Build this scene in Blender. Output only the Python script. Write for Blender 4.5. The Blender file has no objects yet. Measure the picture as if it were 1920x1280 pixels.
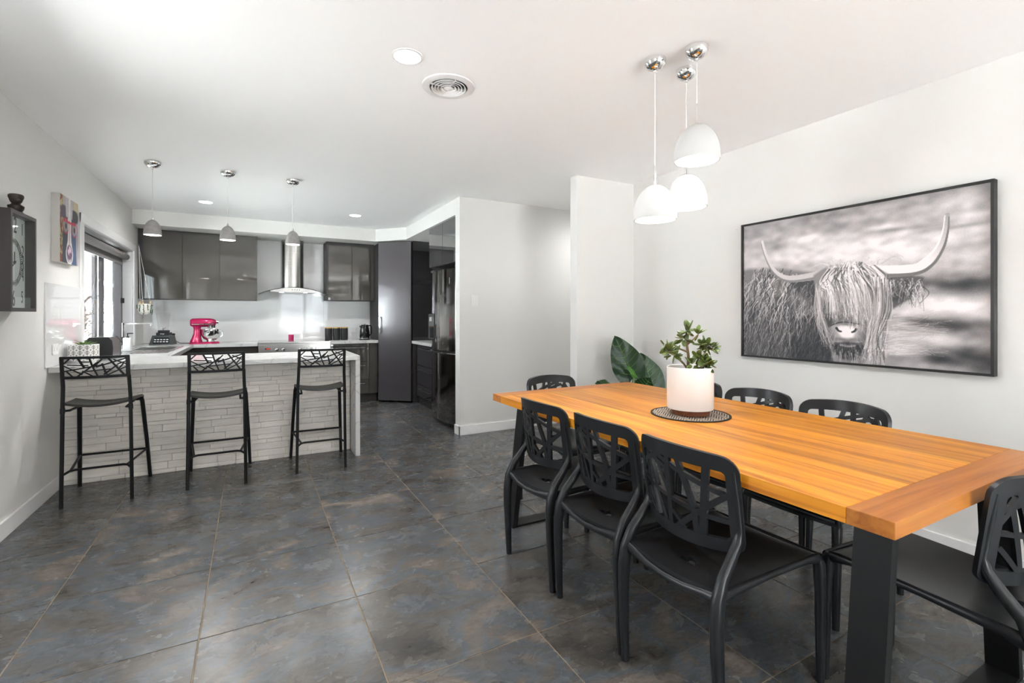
import bpy, bmesh, math, random
import numpy as np
from mathutils import Vector, Matrix

S = bpy.context.scene
COL = S.collection
random.seed(7)

# ------------------------------------------------------------------ camera
EYE = 1.27
cam = bpy.data.cameras.new('camera')
cam.sensor_width = 36.0
cam.sensor_fit = 'HORIZONTAL'
cam.lens = 895.0 / 1920.0 * 36.0
cam.shift_y = -48.0 / 1920.0
cam.clip_start = 0.02
camo = bpy.data.objects.new('camera', cam)
COL.objects.link(camo)
camo.location = (0, 0, EYE)
camo.rotation_euler = (math.pi / 2, 0, -math.radians(28.6))
S.camera = camo

# ------------------------------------------------------------------ daylight and exposure
world = bpy.data.worlds.new('overcast_sky')
S.world = world
world.use_nodes = True
bg = world.node_tree.nodes['Background']
bg.inputs[0].default_value = (0.87, 0.94, 1.0, 1)
bg.inputs[1].default_value = 6.0

def portal(name, loc, rot, sx, sy):
    l = bpy.data.lights.new(name, 'AREA')
    l.shape = 'RECTANGLE'; l.size = sx; l.size_y = sy
    l.cycles.is_portal = True
    o = bpy.data.objects.new(name, l); COL.objects.link(o)
    o.location = loc; o.rotation_euler = rot
    return o
portal('kitchen_window_portal', (-1.42, 6.22, 1.5), (0, -math.pi / 2, 0), 1.12, 1.95)
portal('rear_glazing_portal', (1.7, -3.25, 1.1), (math.pi / 2, 0, 0), 1.7, 2.2)
portal('side_window_portal', (-1.42, 2.325, 1.4), (0, -math.pi / 2, 0), 1.5, 0.85)
sun = bpy.data.lights.new('sun', 'SUN'); sun.energy = 200.0; sun.angle = 0.01; sun.color = (0.96, 0.98, 1.0)
suno = bpy.data.objects.new('sun', sun); COL.objects.link(suno)
suno.rotation_euler = (0.0, math.radians(42), 0.0)       # high sun from the +x side: it never enters the room itself

S.view_settings.view_transform = 'Standard'
S.view_settings.look = 'None'
S.view_settings.exposure = 0.23
S.view_settings.gamma = 1.0
S.view_settings.use_curve_mapping = False
try:
    S.cycles.use_denoising = True
    S.cycles.max_bounces = 8
    S.cycles.diffuse_bounces = 5
    S.cycles.glossy_bounces = 4
    S.cycles.transmission_bounces = 8
    S.cycles.transparent_max_bounces = 12
    S.cycles.sample_clamp_indirect = 80.0
    S.cycles.caustics_reflective = False
    S.cycles.caustics_refractive = False
except Exception:
    pass

# ------------------------------------------------------------------ helpers: materials
def mat(name, col, rough=0.5, metal=0.0, coat=0.0, noise=None, rand=0.0, bump=None, emit=0.0, trans=0.0,
        ior=1.45, spec=0.5, alpha=1.0, col2=None, aniso=None):
    """noise = (scale xyz, amount); bump = (scale xyz, strength, distance); rand = per-object tone shift"""
    m = bpy.data.materials.new(name); m.use_nodes = True
    nt = m.node_tree; N = nt.nodes; L = nt.links
    b = N['Principled BSDF']
    b.inputs['Base Color'].default_value = (*col, 1)
    b.inputs['Roughness'].default_value = rough
    b.inputs['Metallic'].default_value = metal
    b.inputs['IOR'].default_value = ior
    b.inputs['Specular IOR Level'].default_value = spec
    b.inputs['Coat Weight'].default_value = coat
    b.inputs['Coat Roughness'].default_value = 0.03
    b.inputs['Transmission Weight'].default_value = trans
    b.inputs['Alpha'].default_value = alpha
    if emit:
        b.inputs['Emission Color'].default_value = (*col, 1)
        b.inputs['Emission Strength'].default_value = emit
    if noise or rand or bump:
        tc = N.new('ShaderNodeTexCoord'); oi = N.new('ShaderNodeObjectInfo')
        off = N.new('ShaderNodeVectorMath'); off.operation = 'SCALE'
        cmb = N.new('ShaderNodeCombineXYZ')
        for i, k in enumerate((17.0, 43.0, 29.0)):
            mm = N.new('ShaderNodeMath'); mm.operation = 'MULTIPLY'; mm.inputs[1].default_value = k
            L.new(oi.outputs['Random'], mm.inputs[0]); L.new(mm.outputs[0], cmb.inputs[i])
        add = N.new('ShaderNodeVectorMath'); add.operation = 'ADD'
        L.new(tc.outputs['Object'], add.inputs[0]); L.new(cmb.outputs[0], add.inputs[1])
    last = None
    if noise:
        mp = N.new('ShaderNodeMapping'); mp.inputs['Scale'].default_value = noise[0]
        L.new(add.outputs[0], mp.inputs[0])
        nz = N.new('ShaderNodeTexNoise'); nz.inputs['Scale'].default_value = 1.0; nz.inputs['Detail'].default_value = 6
        nz.inputs['Roughness'].default_value = 0.6
        L.new(mp.outputs[0], nz.inputs[0])
        rp = N.new('ShaderNodeValToRGB')
        c2 = col2 if col2 else tuple(c * (1 - noise[1]) for c in col)
        rp.color_ramp.elements[0].position = 0.33; rp.color_ramp.elements[1].position = 0.68
        rp.color_ramp.elements[0].color = (*c2, 1); rp.color_ramp.elements[1].color = (*col, 1)
        L.new(nz.outputs[0], rp.inputs[0]); last = rp.outputs[0]
    if rand:
        mr = N.new('ShaderNodeMapRange')
        mr.inputs[3].default_value = 1 - rand; mr.inputs[4].default_value = 1 + rand
        L.new(oi.outputs['Random'], mr.inputs[0])
        vm = N.new('ShaderNodeVectorMath'); vm.operation = 'SCALE'
        if last: L.new(last, vm.inputs[0])
        else: vm.inputs[0].default_value = col
        L.new(mr.outputs[0], vm.inputs['Scale']); last = vm.outputs[0]
    if last: L.new(last, b.inputs['Base Color'])
    if bump:
        mp2 = N.new('ShaderNodeMapping'); mp2.inputs['Scale'].default_value = bump[0]
        L.new(add.outputs[0], mp2.inputs[0])
        n2 = N.new('ShaderNodeTexNoise'); n2.inputs['Scale'].default_value = 1.0; n2.inputs['Detail'].default_value = 5
        L.new(mp2.outputs[0], n2.inputs[0])
        bp = N.new('ShaderNodeBump'); bp.inputs['Strength'].default_value = bump[1]; bp.inputs['Distance'].default_value = bump[2]
        L.new(n2.outputs[0], bp.inputs['Height']); L.new(bp.outputs[0], b.inputs['Normal'])
    return m

def sr(r, g, b):
    f = lambda c: (c / 255 / 12.92) if c / 255 <= 0.04045 else ((c / 255 + 0.055) / 1.055) ** 2.4
    return (f(r), f(g), f(b))

def print_mat(name, rough=0.5, coat=0.0):
    m = bpy.data.materials.new(name); m.use_nodes = True
    N = m.node_tree.nodes; b = N['Principled BSDF']
    a = N.new('ShaderNodeVertexColor'); a.layer_name = 'print'
    m.node_tree.links.new(a.outputs[0], b.inputs['Base Color'])
    b.inputs['Roughness'].default_value = rough; b.inputs['Coat Weight'].default_value = coat
    return m

WALL = mat('wall_paint', (0.745, 0.741, 0.722), 0.55, bump=((60, 60, 60), 0.04, 0.002))
CEIL = mat('ceiling_paint', (0.93, 0.93, 0.93), 0.6)
TRIM = mat('white_gloss_trim', (0.83, 0.83, 0.83), 0.3)
GROUT = mat('grout', sr(150, 132, 108), 0.85)
CAB = mat('gloss_grey_cabinet', sr(68, 65, 61), 0.03, coat=1.0, ior=1.6)
CABD = mat('gloss_charcoal_cabinet', sr(44, 42, 44), 0.04, coat=1.0, ior=1.6)
PANTRY = mat('satin_metallic_grey', sr(84, 81, 84), 0.2, metal=0.25, coat=0.3)
CARC = mat('dark_carcass', sr(48, 46, 46), 0.5)
KICK = mat('kick_board', sr(58, 55, 53), 0.25)
SPLASH = mat('white_glass_splashback', (0.78, 0.79, 0.795), 0.03, coat=0.4)
STEEL = mat('brushed_steel', (0.58, 0.565, 0.54), 0.26, metal=1.0, noise=((2, 2, 160), 0.14))
STEELH = mat('brushed_steel_fine', (0.6, 0.59, 0.57), 0.2, metal=1.0)
DSTEEL = mat('dark_fridge_steel', (0.30, 0.285, 0.275), 0.09, metal=1.0)
CHROME = mat('chrome', (0.82, 0.82, 0.82), 0.06, metal=1.0)
BLK = mat('black_plastic', (0.016, 0.0165, 0.018), 0.42)
CHAIRM = mat('charcoal_polypropylene', (0.0125, 0.014, 0.0165), 0.32, spec=0.5, bump=((400, 400, 400), 0.08, 0.001))
BLKM = mat('black_powder_coat', (0.009, 0.0092, 0.010), 0.42, spec=0.3, bump=((300, 300, 300), 0.1, 0.001))
STOOLS = mat('stool_seat_vinyl', (0.022, 0.021, 0.02), 0.42)
BLKG = mat('black_gloss', (0.012, 0.012, 0.013), 0.08, coat=0.5)
WHITE = mat('white_plastic', (0.8, 0.8, 0.79), 0.35)
CER = mat('white_ceramic', (0.78, 0.785, 0.79), 0.3)
GLASS = mat('clear_glass', (0.95, 0.98, 0.97), 0.0, trans=1.0, ior=1.45)
CONC = mat('concrete_shade', (0.36, 0.35, 0.34), 0.85, noise=((40, 40, 40), 0.2), bump=((90, 90, 90), 0.15, 0.002))
SHADE = mat('white_plaster_shade', (0.58, 0.58, 0.575), 0.65)
CORD = mat('white_cord', (0.75, 0.74, 0.72), 0.5)
WFRAME = mat('charcoal_window_frame', sr(72, 68, 70), 0.4)
BLINDM = mat('grey_blind_fabric', sr(125, 122, 122), 0.8)
REVEAL = mat('reveal_paint', (0.70, 0.70, 0.71), 0.5)

# thin window glass: mostly straight-through, mild mirror
def pane_mat(name, tint=(0.96, 0.98, 0.97), refl=0.08):
    m = bpy.data.materials.new(name); m.use_nodes = True
    N = m.node_tree.nodes; L = m.node_tree.links
    N.remove(N['Principled BSDF'])
    t = N.new('ShaderNodeBsdfTransparent'); t.inputs[0].default_value = (*tint, 1)
    g = N.new('ShaderNodeBsdfGlossy'); g.inputs['Roughness'].default_value = 0.0
    x = N.new('ShaderNodeMixShader')
    f = N.new('ShaderNodeFresnel'); f.inputs[0].default_value = 1.35
    ge = N.new('ShaderNodeNewGeometry'); iv = N.new('ShaderNodeMath'); iv.operation = 'SUBTRACT'; iv.inputs[0].default_value = 1.0
    L.new(ge.outputs['Backfacing'], iv.inputs[1])
    fm = N.new('ShaderNodeMath'); fm.operation = 'MULTIPLY'
    L.new(f.outputs[0], fm.inputs[0]); L.new(iv.outputs[0], fm.inputs[1])      # only the outer face mirrors
    L.new(fm.outputs[0], x.inputs[0]); L.new(t.outputs[0], x.inputs[1]); L.new(g.outputs[0], x.inputs[2])
    L.new(x.outputs[0], N['Material Output'].inputs[0])
    return m
PANE = pane_mat('window_pane')

def screen_mat():
    m = bpy.data.materials.new('insect_mesh'); m.use_nodes = True
    N = m.node_tree.nodes; L = m.node_tree.links
    b = N['Principled BSDF']; b.inputs['Base Color'].default_value = (*sr(150, 150, 155), 1); b.inputs['Roughness'].default_value = 0.7
    t = N.new('ShaderNodeBsdfTransparent'); x = N.new('ShaderNodeMixShader'); x.inputs[0].default_value = 0.8
    L.new(t.outputs[0], x.inputs[1]); L.new(b.outputs[0], x.inputs[2]); L.new(x.outputs[0], N['Material Output'].inputs[0])
    return m
SCREEN = screen_mat()

def marble_mat():
    m = bpy.data.materials.new('marble_laminate'); m.use_nodes = True
    N = m.node_tree.nodes; L = m.node_tree.links; b = N['Principled BSDF']
    tc = N.new('ShaderNodeTexCoord')
    n1 = N.new('ShaderNodeTexNoise'); n1.inputs['Scale'].default_value = 2.2; n1.inputs['Detail'].default_value = 8; n1.inputs['Distortion'].default_value = 1.6
    L.new(tc.outputs['Object'], n1.inputs[0])
    rp = N.new('ShaderNodeValToRGB'); e = rp.color_ramp.elements
    e[0].position = 0.44; e[0].color = (0.60, 0.60, 0.595, 1); e[1].position = 0.56; e[1].color = (0.62, 0.62, 0.615, 1)
    k = rp.color_ramp.elements.new(0.5); k.color = (0.40, 0.405, 0.41, 1)
    k = rp.color_ramp.elements.new(0.485); k.color = (0.58, 0.58, 0.575, 1)
    k = rp.color_ramp.elements.new(0.515); k.color = (0.58, 0.58, 0.575, 1)
    L.new(n1.outputs[0], rp.inputs[0]); L.new(rp.outputs[0], b.inputs['Base Color'])
    b.inputs['Roughness'].default_value = 0.16
    return m
MARBLE = marble_mat()

def tile_mat():
    m = bpy.data.materials.new('slate_look_tile'); m.use_nodes = True
    N = m.node_tree.nodes; L = m.node_tree.links; b = N['Principled BSDF']
    tc = N.new('ShaderNodeTexCoord'); oi = N.new('ShaderNodeObjectInfo')
    cmb = N.new('ShaderNodeCombineXYZ')
    for i, k in enumerate((13.0, 37.0, 5.0)):
        mm = N.new('ShaderNodeMath'); mm.operation = 'MULTIPLY'; mm.inputs[1].default_value = k
        L.new(oi.outputs['Random'], mm.inputs[0]); L.new(mm.outputs[0], cmb.inputs[i])
    add = N.new('ShaderNodeVectorMath'); add.operation = 'ADD'
    L.new(tc.outputs['Object'], add.inputs[0]); L.new(cmb.outputs[0], add.inputs[1])
    def noise(sc, det, dist, rough=0.6):
        mp = N.new('ShaderNodeMapping'); mp.inputs['Scale'].default_value = sc; mp.inputs['Rotation'].default_value = (0, 0, 0.35)
        L.new(add.outputs[0], mp.inputs[0])
        n = N.new('ShaderNodeTexNoise'); n.inputs['Scale'].default_value = 1; n.inputs['Detail'].default_value = det
        n.inputs['Distortion'].default_value = dist; n.inputs['Roughness'].default_value = rough
        L.new(mp.outputs[0], n.inputs[0]); return n
    def ramp(src, stops):
        r = N.new('ShaderNodeValToRGB')
        while len(r.color_ramp.elements) < len(stops): r.color_ramp.elements.new(0.5)
        for e, (p, c) in zip(r.color_ramp.elements, stops): e.position = p; e.color = (*c, 1)
        L.new(src.outputs[0], r.inputs[0]); return r
    big = ramp(noise((2.4, 3.2, 1), 6, 1.2, 0.58), [(0.28, sr(56, 55, 54)), (0.42, sr(84, 80, 75)), (0.52, sr(82, 87, 92)), (0.60, sr(96, 90, 84)), (0.74, sr(126, 117, 108))])
    fine = ramp(noise((9, 21, 6), 12, 2.2, 0.78), [(0.34, (0.16, 0.155, 0.15)), (0.5, (0.5, 0.5, 0.5)), (0.66, (0.84, 0.83, 0.81))])
    mx = N.new('ShaderNodeMix'); mx.data_type = 'RGBA'; mx.blend_type = 'OVERLAY'; mx.inputs[0].default_value = 0.6
    L.new(big.outputs[0], mx.inputs[6]); L.new(fine.outputs[0], mx.inputs[7])
    L.new(mx.outputs[2], b.inputs['Base Color'])
    rr = N.new('ShaderNodeMapRange'); rr.inputs[3].default_value = 0.16; rr.inputs[4].default_value = 0.36
    nz = noise((7, 9, 4), 4, 0.5); L.new(nz.outputs[0], rr.inputs[0]); L.new(rr.outputs[0], b.inputs['Roughness'])
    bp = N.new('ShaderNodeBump'); bp.inputs['Strength'].default_value = 0.25; bp.inputs['Distance'].default_value = 0.004
    n3 = noise((10, 24, 8), 7, 1.2); L.new(n3.outputs[0], bp.inputs['Height']); L.new(bp.outputs[0], b.inputs['Normal'])
    return m
TILE = tile_mat()

def wood_mat(name, c1, c2, c3, axis=1, rough=0.36, rand=0.22):
    m = bpy.data.materials.new(name); m.use_nodes = True
    N = m.node_tree.nodes; L = m.node_tree.links; b = N['Principled BSDF']
    tc = N.new('ShaderNodeTexCoord'); oi = N.new('ShaderNodeObjectInfo')
    cmb = N.new('ShaderNodeCombineXYZ')
    for i, k in enumerate((31.0, 57.0, 11.0)):
        mm = N.new('ShaderNodeMath'); mm.operation = 'MULTIPLY'; mm.inputs[1].default_value = k
        L.new(oi.outputs['Random'], mm.inputs[0]); L.new(mm.outputs[0], cmb.inputs[i])
    add = N.new('ShaderNodeVectorMath'); add.operation = 'ADD'
    L.new(tc.outputs['Object'], add.inputs[0]); L.new(cmb.outputs[0], add.inputs[1])
    mp = N.new('ShaderNodeMapping'); sc = [34.0, 34.0, 34.0]; sc[axis] = 1.6; mp.inputs['Scale'].default_value = sc
    L.new(add.outputs[0], mp.inputs[0])
    n = N.new('ShaderNodeTexNoise'); n.inputs['Scale'].default_value = 1; n.inputs['Detail'].default_value = 7; n.inputs['Distortion'].default_value = 0.6
    L.new(mp.outputs[0], n.inputs[0])
    r = N.new('ShaderNodeValToRGB'); e = r.color_ramp.elements
    e[0].position = 0.28; e[0].color = (*c1, 1); e[1].position = 0.75; e[1].color = (*c3, 1)
    k = e.new(0.5); k.color = (*c2, 1)
    L.new(n.outputs[0], r.inputs[0])
    mr = N.new('ShaderNodeMapRange'); mr.inputs[3].default_value = 1 - rand; mr.inputs[4].default_value = 1 + rand
    L.new(oi.outputs['Random'], mr.inputs[0])
    vm = N.new('ShaderNodeVectorMath'); vm.operation = 'SCALE'
    L.new(r.outputs[0], vm.inputs[0]); L.new(mr.outputs[0], vm.inputs['Scale'])
    L.new(vm.outputs[0], b.inputs['Base Color'])
    b.inputs['Roughness'].default_value = rough; b.inputs['Specular IOR Level'].default_value = 0.35; b.inputs['Coat Roughness'].default_value = 0.15
    return m
OAKY = wood_mat('honey_timber_long', sr(160, 90, 22), sr(204, 130, 32), sr(226, 158, 48), 1)
OAKX = wood_mat('honey_timber_cross', sr(146, 84, 32), sr(180, 110, 44), sr(196, 128, 58), 0)
WALNUT = wood_mat('walnut', sr(84, 46, 26), sr(112, 62, 36), sr(136, 80, 48), 0)
STONE = mat('split_stone', (0.84, 0.795, 0.73), 0.85, noise=((4, 12, 34), 0.20), rand=0.075, bump=((30, 30, 70), 0.5, 0.006))
MORTAR = mat('stone_backing', (0.42, 0.39, 0.35), 0.95)
SOIL = mat('potting_mix', (0.09, 0.065, 0.045), 0.95, bump=((120, 120, 120), 0.8, 0.01))
LEAFJ = mat('jade_leaf', (0.10, 0.145, 0.035), 0.3, rand=0.35, noise=((30, 30, 30), 0.3))
STEMJ = mat('jade_stem', (0.32, 0.22, 0.12), 0.7, noise=((60, 60, 60), 0.4))
LEAFD = mat('dark_green_leaf', (0.018, 0.06, 0.018), 0.3, rand=0.15, noise=((14, 14, 14), 0.35))
LEAFB = mat('bright_green_leaf', (0.12, 0.30, 0.05), 0.4, noise=((20, 20, 20), 0.25))
LEAFS = mat('succulent_leaf', (0.13, 0.25, 0.05), 0.45, rand=0.25)
PINK = mat('raspberry_enamel', (0.52, 0.012, 0.10), 0.16, metal=0.35, coat=0.8)

# ------------------------------------------------------------------ helpers: geometry
class MB:
    def __init__(s): s.v = []; s.f = []; s.flat = True
    def add(s, V, F):
        o = len(s.v); s.v += [tuple(p) for p in V]; s.f += [tuple(i + o for i in f) for f in F]; return s
    def box(s, x0, x1, y0, y1, z0, z1, b=0.0):
        if b <= 0:
            V = [(x0,y0,z0),(x1,y0,z0),(x1,y1,z0),(x0,y1,z0),(x0,y0,z1),(x1,y0,z1),(x1,y1,z1),(x0,y1,z1)]
            return s.add(V, [(3,2,1,0),(4,5,6,7),(0,1,5,4),(1,2,6,5),(2,3,7,6),(3,0,4,7)])
        bm = bmesh.new()
        bmesh.ops.create_cube(bm, size=1)
        for v in bm.verts:
            v.co = ((x0+x1)/2 + v.co.x*(x1-x0), (y0+y1)/2 + v.co.y*(y1-y0), (z0+z1)/2 + v.co.z*(z1-z0))
        bmesh.ops.bevel(bm, geom=bm.edges[:], offset=b, segments=2, profile=0.5, affect='EDGES')
        return s.frombm(bm)
    def frombm(s, bm):
        bm.verts.index_update()
        s.add([v.co[:] for v in bm.verts], [[v.index for v in f.verts] for f in bm.faces]); bm.free(); return s
    def lathe(s, prof, c=(0,0,0), n=28, close=False):
        s.flat = False
        o = []; 
        for r, z in prof:
            for k in range(n):
                a = 2*math.pi*k/n; o.append((c[0]+r*math.cos(a), c[1]+r*math.sin(a), c[2]+z))
        F = []
        m = len(prof)
        for i in range(m if close else m-1):
            j = (i+1) % m
            for k in range(n):
                F.append((i*n+k, i*n+(k+1)%n, j*n+(k+1)%n, j*n+k))
        if not close:
            if prof[0][0] > 1e-5: F.append(tuple(range(n))[::-1])
            if prof[-1][0] > 1e-5: F.append(tuple((m-1)*n+k for k in range(n)))
        return s.add(o, F)
    def sweep(s, pts, rad, n=8, sq=None, up=(0,0,1)):
        """tube along pts; rad float/list or list of (a,b); sq = superellipse power for rounded rectangles"""
        s.flat = False
        P = [Vector(p) for p in pts]; m = len(P); V = []; F = []
        prev = None
        for i, p in enumerate(P):
            t = (P[min(i+1, m-1)] - P[max(i-1, 0)]).normalized()
            u = Vector(up) if prev is None else prev
            a = u - t * u.dot(t)
            if a.length < 1e-4: a = Vector((1,0,0)) - t * t.x
            if a.length < 1e-4: a = Vector((0,1,0)) - t * t.y
            a.normalize(); bb = t.cross(a); prev = a
            r = rad[i] if isinstance(rad, (list, tuple)) and not isinstance(rad[0], (int, float)) else (rad[i] if isinstance(rad, list) else rad)
            ra, rb = r if isinstance(r, tuple) else (r, r)
            for k in range(n):
                th = 2*math.pi*(k+0.5)/n; c, d = math.cos(th), math.sin(th)
                if sq:
                    c = math.copysign(abs(c)**sq, c); d = math.copysign(abs(d)**sq, d)
                V.append(p + a*c*ra + bb*d*rb)
        for i in range(m-1):
            for k in range(n):
                F.append((i*n+k, i*n+(k+1)%n, (i+1)*n+(k+1)%n, (i+1)*n+k))
        F.append(tuple(range(n))[::-1]); F.append(tuple((m-1)*n+k for k in range(n)))
        return s.add(V, F)
    def prism(s, poly, z0, z1):
        n = len(poly)
        V = [(x,y,z0) for x,y in poly] + [(x,y,z1) for x,y in poly]
        F = [tuple(range(n))[::-1], tuple(range(n, 2*n))] + [(i,(i+1)%n,n+(i+1)%n,n+i) for i in range(n)]
        return s.add(V, F)
    def sphere(s, c, r, n=14, m=9):
        s.flat = False
        rx, ry, rz = r if isinstance(r, tuple) else (r, r, r)
        V = [(c[0], c[1], c[2]-rz)]; F = []
        for i in range(1, m):
            ph = -math.pi/2 + math.pi*i/m
            for k in range(n):
                a = 2*math.pi*k/n
                V.append((c[0]+rx*math.cos(ph)*math.cos(a), c[1]+ry*math.cos(ph)*math.sin(a), c[2]+rz*math.sin(ph)))
        V.append((c[0], c[1], c[2]+rz)); T = len(V)-1
        for k in range(n):
            F.append((0, 1+(k+1)%n, 1+k)); F.append((T, T-n+k, T-n+(k+1)%n))
        for i in range(m-2):
            for k in range(n):
                F.append((1+i*n+k, 1+i*n+(k+1)%n, 1+(i+1)*n+(k+1)%n, 1+(i+1)*n+k))
        return s.add(V, F)
    def shift(s, d):
        s.v = [(x+d[0], y+d[1], z+d[2]) for x,y,z in s.v]; return s
    def xf(s, M):
        s.v = [tuple(M @ Vector(p)) for p in s.v]; return s

def tag(o, label=None, cat=None, group=None, kind=None):
    if label: o['label'] = label
    if cat: o['category'] = cat
    if group: o['group'] = group
    if kind: o['kind'] = kind
    return o

def mesh_of(name, mb, m, smooth=27):
    me = bpy.data.meshes.new(name); me.from_pydata(mb.v, [], mb.f); me.validate(); me.update()
    bm = bmesh.new(); bm.from_mesh(me); bmesh.ops.recalc_face_normals(bm, faces=bm.faces[:]); bm.to_mesh(me); bm.free()
    if m: me.materials.append(m)
    if smooth and not (mb.flat and smooth == 27):      # plain bevelled boxes stay flat-faced
        me.shade_smooth(); me.set_sharp_from_angle(angle=math.radians(smooth))
    return me

def obj(name, mb, m, parent=None, world=True, smooth=27, loc=None):
    """link one mesh object; with world=True the builder's coordinates are world ones and the parent's place is taken off"""
    if parent is not None and world:
        rl = parent.get('_w'); rl = Vector(rl) if rl is not None else Vector(parent.location)
        mb.shift(-rl)
    me = mesh_of(name, mb, m, smooth)
    o = bpy.data.objects.new(name, me); COL.objects.link(o)
    if parent is not None:
        o.parent = parent
    if loc: o.location = loc
    return o

def sub(name, mb, m, part, root, world=True, smooth=27):
    """a sub-part: child of a part that itself sits at its root's origin"""
    if world: mb.shift(-Vector(root.location))
    me = mesh_of(name, mb, m, smooth)
    o = bpy.data.objects.new(name, me); COL.objects.link(o); o.parent = part
    return o

def thing(name, label, cat, loc=(0,0,0), rotz=0.0, group=None, kind=None):
    o = bpy.data.objects.new(name, None); o.empty_display_size = 0.05; COL.objects.link(o)
    o.location = loc; o.rotation_euler = (0, 0, rotz)
    return tag(o, label, cat, group, kind)

def dup(root, loc, rotz=0.0, label=None, group=None):
    r = root.copy(); COL.objects.link(r); r.location = loc; r.rotation_euler = (0, 0, rotz)
    if label: r['label'] = label
    if group: r['group'] = group
    for ch in list(root.children):
        c = ch.copy(); COL.objects.link(c); c.parent = r
        for g in list(ch.children):
            d = g.copy(); COL.objects.link(d); d.parent = c
    return r

def struct(name, mb, m, smooth=0):
    return tag(obj(name, mb, m, smooth=smooth), kind='structure')

def text_mb(txt, size, M, depth=0.0005, sx=1.0):
    cu = bpy.data.curves.new('t', 'FONT'); cu.body = txt; cu.size = size; cu.align_x = 'CENTER'; cu.align_y = 'CENTER'; cu.extrude = depth
    o = bpy.data.objects.new('t', cu); COL.objects.link(o)
    dg = bpy.context.evaluated_depsgraph_get(); dg.update()
    me = bpy.data.meshes.new_from_object(o.evaluated_get(dg))
    mb = MB().add([(v.co.x*sx, v.co.y, v.co.z) for v in me.vertices], [tuple(p.vertices) for p in me.polygons])
    bpy.data.objects.remove(o); bpy.data.meshes.remove(me); bpy.data.curves.remove(cu)
    return mb.xf(M)

# ------------------------------------------------------------------ the room
CZ = 2.54
XL, XR = -1.25, 3.25
YB, YR = 7.80, -3.3      # kitchen back wall, rear wall behind the camera
WY0, WY1, WZ0, WZ1 = 5.24, 7.19, 0.945, 2.05   # kitchen window

struct('ceiling', MB().box(XL-0.2, 5.4, YR-0.2, YB+0.2, CZ, CZ+0.1), CEIL)
wl = MB()
PY0, PY1, PZ0, PZ1 = 1.9, 2.75, 0.65, 2.15      # side window added for fill daylight, out of frame
wl.box(XL-0.16, XL, YR-0.1, PY0, 0, CZ).box(XL-0.16, XL, PY1, WY0, 0, CZ).box(XL-0.16, XL, PY0, PY1, PZ1, CZ).box(XL-0.16, XL, PY0, PY1, 0, PZ0).box(XL-0.16, XL, WY1, YB+0.1, 0, CZ)
wl.box(XL-0.16, XL, WY0, WY1, 0, WZ0).box(XL-0.16, XL, WY0, WY1, WZ1, CZ)
struct('wall_left', wl, WALL)
struct('wall_right', MB().box(XR, XR+0.12, YR-0.1, 3.50, 0, CZ), WALL)
struct('wall_nib', MB().box(2.575, XR+0.12, 3.50, 3.60, 0, CZ), WALL)
struct('wall_hall', MB().box(1.94, 5.3, 4.72, 4.84, 0, CZ), WALL)
struct('wall_hall_end', MB().box(5.2, 5.3, 3.4, 4.84, 0, CZ), WALL)
struct('wall_hall_near', MB().box(XR+0.12, 5.3, 3.50, 3.60, 0, CZ), WALL)
struct('wall_back', MB().box(XL, 2.8, YB, YB+0.1, 0, CZ), WALL)
struct('wall_kitchen_side', MB().box(2.72, 2.82, 4.84, YB, 0, CZ), WALL)
wr = MB()
wr.box(XL, 0.85, YR-0.1, YR, 0, CZ).box(2.55, XR, YR-0.1, YR, 0, CZ).box(0.85, 2.55, YR-0.1, YR, 2.2, CZ)
struct('wall_rear', wr, WALL)
# unseen sliding door behind the camera, placed and sized to bring in fill daylight
struct('fill_window_rear', MB().box(0.85, 0.91, YR-0.09, YR-0.03, 0, 2.2).box(2.49, 2.55, YR-0.09, YR-0.03, 0, 2.2)
       .box(0.85, 2.55, YR-0.09, YR-0.03, 2.14, 2.2).box(1.66, 1.74, YR-0.09, YR-0.03, 0, 2.14).box(0.85, 2.55, YR-0.09, YR-0.03, 0, 0.05), WFRAME)

struct('fill_window_side', MB().box(XL-0.14, XL-0.08, PY0, PY0+0.05, PZ0, PZ1).box(XL-0.14, XL-0.08, PY1-0.05, PY1, PZ0, PZ1)
       .box(XL-0.14, XL-0.08, PY0, PY1, PZ1-0.05, PZ1).box(XL-0.14, XL-0.08, PY0, PY1, PZ0, PZ0+0.05), WFRAME)

# bulkhead over the kitchen units
BZ = 2.365
struct('bulkhead', MB().prism([(XL, 7.13), (1.60, 7.13), (1.94, 6.72), (1.94, 4.84), (2.72, 4.84), (2.72, YB), (XL, YB)], BZ, CZ), WALL)

# floor: grout bed with one object per tile
floor = struct('floor', MB().box(XL-0.1, 5.3, YR-0.1, YB+0.1, -0.06, -0.0025), GROUT)
TP = 0.598
tb = MB().box(-TP/2+0.0022, TP/2-0.0022, -TP/2+0.0022, TP/2-0.0022, -0.02, 0.0, b=0.0016)
tme = mesh_of('tile', tb, TILE)
xi0 = -0.183 - 2*TP; yi0 = 1.635 - 8*TP
for i in range(10):
    for j in range(18):
        cx, cy = xi0 + (i+0.5)*TP, yi0 + (j+0.5)*TP
        if cy - TP/2 > YB or cx - TP/2 > 5.2 or cx + TP/2 < XL or (cx > XR + 0.2 and not 3.3 < cy < 4.9): continue
        o = bpy.data.objects.new('tile', tme); COL.objects.link(o); o.parent = floor; o.location = (cx, cy, 0)

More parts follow.
